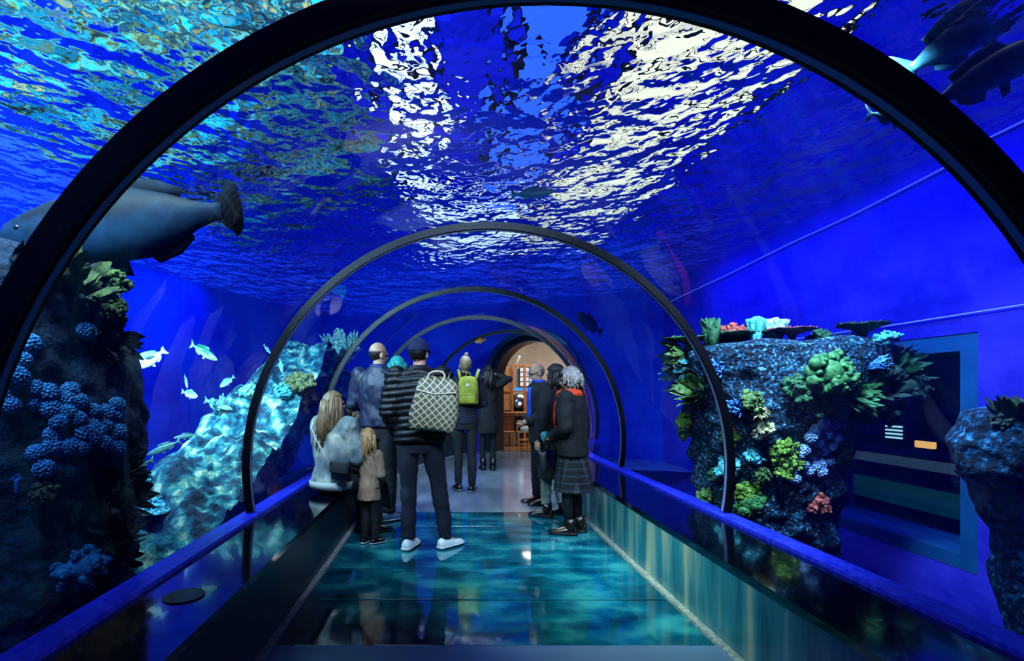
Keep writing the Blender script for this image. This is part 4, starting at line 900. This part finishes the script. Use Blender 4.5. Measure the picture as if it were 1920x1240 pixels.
    if h:
        c = MB(); bm = bmesh.new(); bmesh.ops.create_icosphere(bm, subdivisions=4, radius=1); vol = h.get('vol', .010)
        kill = []
        for v in bm.verts:
            p = V((v.co.x * (.075 + vol), v.co.y * (.095 + vol) - .014, .127 + v.co.z * (.099 + vol)))
            low = h.get('low', .03); frnt = p.y > .045
            if h.get('bald') and (p.z > .135 or p.y > .02): kill.append(v); v.co = p; continue
            if p.z < low or (p.y > .04 and p.z < h.get('fringe', .165)) or (abs(p.x) > .05 and p.y > -.01 and p.z < h.get('side', .12)): kill.append(v)
            ang = math.atan2(p.x, -p.y)
            v.co = p * (1 + h.get('rough', .03) * (nz((ang * 6, p.z * 5, 0), 1.6, sd) + .6 * nz(p, 40, sd)))
        bmesh.ops.delete(bm, geom=kill, context='VERTS')
        for v in bm.verts: v.co = HM @ v.co
        c.bm(bm); ho = add(c, h['mat'], 'hair', h.get('label'))
        sol = ho.modifiers.new('s', 'SOLIDIFY'); sol.thickness = .012 * s; sol.offset = -1
        if h.get('long'):
            g = random.Random(int(sd * 10)); lk = MB(); ln = h['long']
            for i in range(h.get('n', 60)):
                a = g.uniform(-1.9, 1.9) if h.get('wrap', True) else g.uniform(-1.2, 1.2)
                r0 = .082 + vol; p0 = hd(r0 * math.sin(a) * .95, -.012 - (r0 + .014) * math.cos(a), g.uniform(.08, .17))
                out = V((math.sin(a) * .8, -math.cos(a), 0)); out = HR @ out
                l = ln * g.uniform(.72, 1.0); sp = h.get('spread', .04)
                p1 = p0 + out * .012 + V((0, 0, -.09)); p2 = p0 + out * (sp * g.uniform(.2, .9)) + V((g.uniform(-.012, .012), 0, -l * .55)); p3 = p0 + out * (sp * g.uniform(.3, 1.4)) + V((g.uniform(-.025, .025), g.uniform(-.02, .01), -l))
                wv = g.uniform(.008, .016); lk.tube([p0, p1, p1.lerp(p2, .55) + V((g.uniform(-.008, .008),) * 3), p2, p3], [wv * .9, wv * 1.2, wv * 1.1, wv, wv * .25], n=6)
            add(lk, h['mat'], 'hair_lengths', h.get('label'))
        if h.get('bun'):
            add(MB().ell(hd(*h['bun'][:3]), [h['bun'][3]] * 3, None, 3).map(lambda v: v + V((1, 1, 1)) * .004 * nz(v, 60)), h['mat'], 'hair_bun')
    root['_s'] = s; del root['_s']
    xf(root, loc, face)
    return root, s, U, hd, HR, J, add
def foot(px, py): d = 1350 / (py - VPY); return V(((px - VPX) / F * d, d, 0.004))
DENIM = cloth('080d1c', '0e1628', scale=12); BLACK = cloth('040406', '07080a'); NAVY = cloth('0a1238', '101c50'); DKTR = cloth('04060c', '070a14')
W_SHOE = mat('white leather', 'd8e4ea', .4); B_SHOE = mat('black leather', '08080a', .35); BR_SHOE = mat('dark brown leather', '241814', .3); W_SOLE = mat('white rubber', 'c8d0d0', .5)
# E: man in the cap with the woven pack
loc = V((-.245, 4.62, .004)); EYE = loc
pE, s, U, hd, HR, J, add = person('person in dark cap and black quilted puffer jacket, back turned, white sneakers', loc, -6, 1.80, arms=('near', 'near'), feet=((-.085, -.03, -12), (.225, .03, -38)), head=(-14, 0), wide=1.1,
    top=dict(mat=mat('glossy quilted nylon', '08080a', .5, spec=.3, col2='101012', scale=8), puff=.056, thick=.022, hem=.90, name='puffer_jacket', collar=mat('dark collar', '0a0a0e', .5)),
    bottom=dict(mat=DENIM, name='jeans', w=1.02), shoes=dict(mat=W_SHOE, sole=W_SOLE, label='white sneaker'), hair=dict(mat=hairmat('0a0806', '1c1410'), vol=.006, low=.05))
c = MB(); bm = bmesh.new(); bmesh.ops.create_icosphere(bm, subdivisions=4, radius=1)
bmesh.ops.delete(bm, geom=[v for v in bm.verts if v.co.z < -.02], context='VERTS')
for v in bm.verts: v.co = hd(v.co.x * .092, v.co.y * .112 - .012, .128 + v.co.z * .108)
c.bm(bm); cap = add(c, cloth('0c1430', '141e44'), 'cap', 'dark navy cap')
br_ = MB(); br_.rings([[hd(.075 * math.sin(a) * k, .085 * math.cos(a) * k + (.06 if k > 1 else 0), .132 - (.012 if k > 1 else 0)) for a in [R(-80 + 16 * i) for i in range(11)]] for k in (.98, 1.12)], caps=False, closed=False); br_.map(lambda v: v * s); o = br_.build('brim', cap.data.materials[0], cap); o.modifiers.new('s', 'SOLIDIFY').thickness = .004
# woven backpack hung on his back
WEAVE = pattern_mat('cream lattice weave', '3a3c30', 'b4b09a', 'diamond', 15, .2, .6, '6e6a4c')
r = empty('backpack', V((-.13, 4.38, 1.04)), R(-4)); r.rotation_euler = (R(3), R(6), R(-4)); r.scale = (.92, .92, .92); tag(r, 'cream lattice-patterned backpack hanging off the shoulder of the person in the cap', 'backpack')
mb = MB(); lv = [(0, .195, .085), (.03, .215, .10), (.15, .215, .11), (.3, .20, .105), (.42, .18, .09), (.46, .14, .06), (.475, .06, .03)]
mb.rings([[V((math.copysign(abs(math.cos(t)) ** .55, math.cos(t)) * rx * (1 - .04 * math.sin(z * 30)) + .05 * z, math.copysign(abs(math.sin(t)) ** .6, math.sin(t)) * ry, z + .012 * math.sin(3 * t + z * 9))) for t in [6.283 * j / 40 for j in range(40)]] for z, rx, ry in lv])
mb.build('pack_body', WEAVE, r)
CRM = mat('cream webbing', 'cfcab0', .7)
for sg in (-1, 1): MB().tube([V((sg * .075 - .01, -.03, .44)), V((sg * .07, -.03, .50)), V((sg * .04 + .01, -.02, .525)), V((.012, -.02, .53))], .008, n=8).build('handle', CRM, r)
MB().tube([V((.1, .07, .45)), V((.10, .12, .52)), V((.08, .13, .3)), V((.1, .09, .06))], [(.02, .005)] * 4, n=8).build('shoulder_strap', CRM, r)
MB().tube([V((-.16, -.095, .35)), V((.0, -.107, .33)), V((.19, -.1, .36))], .006, n=6).build('seam_cord', CRM, r)
# C: bald man in navy jacket
pC, *_ = person('tall bald person in navy blue jacket looking aside with back turned', foot(709, 976), -18, 1.87, arms=('front', 'down'), feet=((-.12, 0, 10), (.12, 0, -30)), head=(-32, -4), wide=1.1,
    top=dict(mat=cloth('040920', '071034', rough=.6), hem=.92, thick=.012, collar=mat('blue collar', '101c50', .6)), bottom=dict(mat=DKTR, w=1.1), shoes=dict(mat=mat('blue grey sneaker', '5a7aa0', .5), sole=W_SOLE, label='blue-grey sneaker'), hair=dict(mat=hairmat('1a1614', '2e2622'), vol=.0, low=.03, fringe=.3, side=.06, bald=1))
o = pC.children
# D: teal hair
person('person with bright teal bobbed hair, mostly hidden between two taller people', V((-.58, 6.14, .004)), 10, 1.74, arms='front', top=dict(mat=BLACK, hem=.85), bottom=dict(mat=DKTR), shoes=dict(mat=B_SHOE), hair=dict(mat=hairmat('0a6a70', '3ac0b8'), vol=.022, low=-.01, long=.17, n=50, spread=.03))
# boy on the bench further down
person('small child with brown hair in blue top, seated on the bench further in', V((-1.16, 6.62, .004)), -80, 1.34, seat=ZB, arms='lap', hs=1.18, feet=((-.09, .42, 0, .2), (.09, .42, 0, .2)), top=dict(mat=cloth('1a4a9a', '2a6ac8'), hem=.9), bottom=dict(mat=DKTR), shoes=dict(mat=B_SHOE), hair=dict(mat=hairmat('2a1c14', '4a3424'), vol=.012))
# A: seated woman in the denim jacket
DJ = mat('washed denim', '42525e', .85, col2=['6c7a80', 'a8aca0'], scale=6, contrast=(.3, .7), bump=.5, bscale=10, bdist=.03)
pA, s, U, hd, HR, J, add = person('seated person with long brown hair in washed pale denim jacket, back turned, on the bench', V((-1.04, 4.76, .004)), -36, 1.68, seat=ZB, arms=('lap', 'lap'), head=(-10, 8), lean=(0, .10), feet=((-.06, .47, 5), (.10, .50, -8)), wide=1.06,
    top=dict(mat=DJ, hem=.90, thick=.022, sleeve=1.12, name='denim_jacket', collar=DJ, hemband=mat('pale denim band', '9aa6a8', .8)), bottom=dict(mat=cloth('06141c', '0c2430'), w=1.12), shoes=dict(mat=B_SHOE, sole=B_SHOE), hair=dict(mat=hairmat('3a2a1c', '9a7e5c'), vol=.014, low=.0, long=.42, n=130, spread=.05))
SK = cloth('0a2a36', '164450', rough=.5)
mb = MB(); kk = [J['kn', 0], J['kn', 1]]; hz = J['hip', 0].z
mb.rings([[V((x * 1.0, y, z)) for x, y, z in row] for row in [
    [(-.17, .10, hz + .06), (-.06, .14, hz + .11), (.06, .14, hz + .11), (.18, .10, hz + .05)], [(-.18, .3, hz + .05), (-.05, .34, hz + .10), (.08, .35, hz + .10), (.21, .31, hz + .04)],
    [(-.18, .47, hz + .02), (-.06, .53, hz + .04), (.1, .56, hz + .04), (.22, .52, hz + .0)], [(-.19, .52, hz - .14), (-.06, .58, hz - .14), (.12, .61, hz - .15), (.24, .55, hz - .16)], [(-.20, .54, hz - .30), (-.06, .60, hz - .31), (.13, .63, hz - .33), (.26, .57, hz - .33)]]], caps=False, closed=False)
o = add(mb, SK, 'skirt', 'dark teal skirt over the knees'); m_ = o.modifiers.new('s', 'SUBSURF'); m_.levels = m_.render_levels = 3; o.modifiers.new('t', 'SOLIDIFY').thickness = .008
# her shoulder bag and strap
RM = Matrix.Rotation(R(-36), 3, 'Z')
def wA(v): return V((-1.04, 4.76, .004)) + RM @ (V(v) * s)
r = empty('shoulder_bag', wA((.27, -.10, .64)), R(-36)); tag(r, 'small black crossbody bag worn at the hip over the denim jacket', 'bag')
MB().box((-.11, -.05, -.02), (.11, .01, .14), bev=.02).build('bag_body', B_SHOE, r); MB().box((-.11, -.06, .05), (.11, -.045, .145), bev=.007).build('flap', BLACK, r)
a = r.location; i_ = Matrix.Rotation(R(36), 3, 'Z')
MB().tube([i_ @ (wA(p) - a) for p in ((.18, -.175, .78), (.12, -.19, .86), (.04, -.20, .97), (-.05, -.185, 1.08), (-.09, -.12, 1.17))], .007, n=8).build('strap', mat('pale strap', 'a8b0a8', .5), r)
# B: toddler
pB, s, U, hd, HR, J, add = person('toddler with fair hair in beige coat standing before the seated woman', foot(692, 1020), -20, .96, arms=('reach', 'held'), hs=1.5, feet=((-.08, 0, 0), (.1, .02, -30)), head=(-10, 6), wide=.86,
    top=dict(mat=cloth('7a6656', '98826e', scale=9), hem=.72, thick=.022, flare=1.1, name='coat'), bottom=dict(mat=DKTR, w=1.1), shoes=dict(mat=B_SHOE, sole=W_SOLE), hair=dict(mat=hairmat('7a5c3c', 'b8946a'), vol=.012, low=.0, long=.30, n=70, spread=.03))
# F: yellow backpack
pF, s, U, hd, HR, J, add = person('slim person in dark navy with fair hair pulled up in a topknot, back turned', foot(872, 922), -6, 1.84, arms=('front', 'front'), feet=((-.09, .06, 22), (.09, -.03, -6)), head=(14, 6), wide=.98,
    top=dict(mat=cloth('05071a', '080c24'), hem=.88, collar=BLACK), bottom=dict(mat=cloth('05070f', '070a18'), w=.84), shoes=dict(mat=B_SHOE, sole=mat('grey rubber', '6a7a80', .5)), hair=dict(mat=hairmat('6a5a40', 'b8a480'), vol=.004, low=.02, bun=(.01, -.02, .24, .028)))
YL = cloth('7c7c1c', '9c9c34', rough=.6, scale=10)
lb = foot(872, 922)
r = empty('backpack', V((lb.x + .035, lb.y - .17, 1.19)), R(-6)); tag(r, 'yellow-green backpack with a round badge on the person with the topknot', 'backpack')
mb = MB(); lv = [(0, .125, .055), (.02, .14, .07), (.18, .14, .075), (.3, .13, .07), (.36, .10, .05), (.375, .05, .03)]
mb.rings([[V((math.copysign(abs(math.cos(t)) ** .5, math.cos(t)) * rx, math.copysign(abs(math.sin(t)) ** .5, math.sin(t)) * ry, z)) for t in [6.283 * j / 36 for j in range(36)]] for z, rx, ry in lv]); mb.build('pack_body', YL, r)
MB().box((-.11, -.115, .01), (.11, -.06, .15), bev=.02).build('front_pocket', YL, r)
MB().box((-.105, -.12, .125), (.105, -.11, .15), bev=.004).build('pocket_flap', YL, r)
MB().lathe([(.001, .006), (.026, .006), (.028, 0), (.001, 0)], 20).map(lambda v: V((v.x, -v.z, v.y))).build('round_badge', mat('pale badge', 'c8c0b0', .5), r, loc=V((0, -.076, .25)))
for sg in (-1, 1): MB().tube([V((sg * .10, .02, .32)), V((sg * .125, .06, .42)), V((sg * .14, .13, .47)), V((sg * .145, .2, .45))], [(.006, .022)] * 4, n=8).build('shoulder_strap', YL, r)
MB().tube([V((-.03, -.0, .36)), V((-.025, -.0, .42)), V((.025, 0, .42)), V((.03, 0, .36))], .008, n=8).build('handle', YL, r)
# G: woman with a raised elbow
pG, *_ = person('person in black dress and tights far down the tunnel, one elbow raised to the head', foot(915, 882), 4, 1.80, arms=('front', 'head'), feet=((-.08, .05, 5), (.08, -.02, -5)), head=(-5, 0), wide=.94,
    top=dict(mat=BLACK, hem=.62, name='dress', flare=1.05), bottom=dict(mat=BLACK, w=.78, name='tights'), shoes=dict(mat=B_SHOE, shaft=.2), hair=dict(mat=hairmat('0e0a08', '2a1c14'), vol=.012, low=-.01, long=.34, n=70, spread=.05))
# H: bald man with glasses, facing across
pH, s, U, hd, HR, J, add = person('bald person with dark-rimmed glasses in dark coat over bright blue shirt, in profile', V((1.14, 6.46, .004)), 98, 1.70, arms='clasp', head=(4, -16), wide=1.08, lean=(0, .06), feet=((-.10, 0, 0), (.10, .03, 0)),
    top=dict(mat=cloth('05070e', '080c18'), hem=.75, thick=.018, name='coat'), bottom=dict(mat=DKTR), shoes=dict(mat=BR_SHOE), hair=dict(mat=hairmat('4a4642', '8a8680'), vol=.0, low=.04, fringe=.3, side=.06, bald=1))
BLU = cloth('1246c8', '1a5ae8', rough=.6)
mb = MB().rings([[U(x, .137 + g - abs(x) * .25 + .018 * sstep(1.45, 1.1, z), z) for x in (-.065, -.03, 0, .03, .065)] for z, g in ((.98, .012), (1.12, .012), (1.26, .02), (1.38, .014), (1.45, -.01))], caps=False, closed=False); o = add(mb, BLU, 'shirt', 'bright blue shirt front'); o.modifiers.new('s', 'SOLIDIFY').thickness = .012
mb = MB().rings([[U(.085 * math.cos(t), .085 * math.sin(t), z) for t in [6.283 * j / 24 for j in range(24)]] for z in (1.46, 1.51, 1.54)], caps=False); add(mb, BLU, 'collar')
gl = MB()
for sg in (-1, 1):
    gl.tube([hd(sg * .034 + .026 * math.cos(t), .100 - abs(.02 * math.cos(t)) * 0, .106 + .02 * math.sin(t)) for t in [6.283 * k / 18 for k in range(19)]], .0035, n=6, caps=False); gl.tube([hd(sg * .06, .100, .11), hd(sg * .078, .05, .112), hd(sg * .080, -.01, .105)], .003, n=6)
gl.tube([hd(-.01, .102, .11), hd(.01, .102, .11)], .003, n=6); add(gl, M_dark, 'glasses', 'dark-rimmed glasses')
# I: dark-haired woman in a long black coat
pI, s, U, hd, HR, J, add = person('person with shoulder-length dark hair in long black coat and pale grey trousers', V((1.17, 5.80, .004)), 44, 1.64, arms='down', head=(2, -2), wide=1.12, feet=((-.10, .06, 20), (.09, -.03, 10)),
    top=dict(mat=BLACK, hem=.46, thick=.022, name='coat', collar=BLACK), bottom=dict(mat=cloth('6a7474', '8a9490', scale=14), w=.95, ankle=.05), shoes=dict(mat=B_SHOE, shaft=.16, sole=B_SHOE), hair=dict(mat=hairmat('120e0c', '30261f'), vol=.018, low=-.03, long=.24, n=90, spread=.03))
# J: older woman with the orange scarf
PLAID = pattern_mat('dark plaid wool', '06080c', '34404c', 'plaid', 15, .24, .85, '0a1018')
pJ, s, U, hd, HR, J, add = person('grey-haired person with orange scarf, black cardigan and plaid skirt by the bench', V((1.20, 5.10, .004)), 60, 1.57, arms=('clasp', 'clasp'), head=(2, -4), wide=1.14, lean=(0, .05), feet=((-.08, .02, 14), (.09, -.03, 8)),
    top=dict(mat=cloth('040507', '07090c'), hem=.83, thick=.024, name='cardigan'), bottom=dict(kind='skirt', z=(.46, .90), prof=[(.46, .225, .205), (.7, .20, .175), (.9, .175, .145)], mat=PLAID, legs=mat('dark tights', '0a0a0e', .7), label='dark plaid skirt'), shoes=dict(mat=BR_SHOE, shaft=.17, sole=B_SHOE, label='brown-black lace boot'), hair=dict(mat=hairmat('5a5650', 'b4aea4'), vol=.022, low=.0, rough=.06, long=.10, n=70, spread=.02))
SC_ = cloth('b83a12', 'e0582a', scale=10)
mb = MB().tube([U(.122 * math.cos(t), .108 * math.sin(t) + .012, 1.485 + .014 * math.sin(2 * t)) for t in [6.283 * k / 24 for k in range(25)]], [(.045, .034)] * 25, n=10, caps=False, up=(0, 0, 1)); sc = add(mb, SC_, 'scarf', 'orange scarf')
mb = MB().tube([U(.04, .12, 1.47), U(.055, .18, 1.38), U(.05, .20, 1.24), U(.045, .205, 1.08)], [(.02, .045), (.02, .06), (.018, .055), (.012, .04)], n=10, up=(0, 1, 0)); mb.map(lambda v: v * s); mb.build('scarf_end', SC_, sc)
def wJ(v): return V((1.20, 5.10, .004)) + Matrix.Rotation(R(60), 3, 'Z') @ (V(v) * s)
o = MB().box((-.05, -.03, -.045), (.05, .03, .045), bev=.015).build('camera', mat('teal case', '2a7a80', .4), loc=wJ((.0, .31, 1.02)), rotz=R(60)); tag(o, 'small teal camera case held in the hands of the grey-haired person', 'camera'); MB().lathe([(.001, 0), (.024, 0), (.022, .03), (.001, .03)], 16).map(lambda v: V((v.x, v.z + .028, v.y))).build('lens', B_SHOE, o)
r = empty('handbag', wJ((-.06, .285, .66)), R(60)); tag(r, 'grey-black handbag hanging in front of the plaid skirt', 'bag')
MB().box((-.11, -.045, .0), (.11, .045, .19), bev=.03).build('bag_body', mat('dark grey leather', '1c1e22', .4, col2='34383e', scale=12), r); MB().box((-.10, -.052, .10), (.10, .052, .195), bev=.02).build('flap', B_SHOE, r)
MB().tube([V((-.09, 0, .18)), V((-.09, -.02, .3)), V((0, -.04, .36)), V((.09, -.02, .3)), V((.09, 0, .18))], .007, n=8).build('strap', B_SHOE, r)
# ------------------------------------------------------------------ added lamps, no fixtures built (out of frame or turned away from it)
area('reef light', (-3.1, 4.2, 3.3), (-2.3, 6.6, .8), 1.6, 1.2, 175, 'e4fff2', 118)
area('reef front light', (-3.4, 2.3, 1.6), (-2.2, 4.4, .2), .5, .4, 26, 'b0f0ff', 120)
area('pillar light', (2.1, 3.0, 3.3), (2.85, 4.7, 1.0), .9, .5, 110, 'd8e8ff', 100)
area('tunnel light', (.2, 1.4, 3.2), (.0, 5.6, .9), 1.4, .6, 34, 'd8e8ff', 64)
area('far tunnel light', (.4, 7.2, 3.25), (.8, 9.2, .2), 1.2, .8, 60, 'd8e8ff', 150)  # added to brighten the far floor
area('wall wash', (3.3, 5.5, 3.3), (4.4, 5.5, 1.8), 6, .5, 85, '3432ff', 150)  # added blue lamp, brightens this wall from the top down
area('far wall wash', (-4.2, 6.5, 3.3), (-5.2, 6.5, 1.8), 7, .5, 100, '1450ff', 150)  # added blue lamp washing the left wall
area('backdrop fill', (-2.0, 1.5, 4.0), (-9, 8, 6.0), 3, 2, 3300, 'd8f8ff')  # added lamp aimed at the coloured shape above the water
area('room light', (3.6, 15.0, 3.3), (3.6, 15.6, 0), 3, 2, 150, 'fff0e0')
area('bench front fill', (-.6, 2.2, 3.25), (1.46, 3.8, .2), .3, .3, 16, 'e8ffe8', 50)  # added lamp standing in for caustics on the bench front
area('dark pillar light', (-1.9, 1.6, 2.9), (-2.5, 2.5, 1.0), .3, .3, 9, 'a0d0ff', 60)  # added to bring out the ball corals
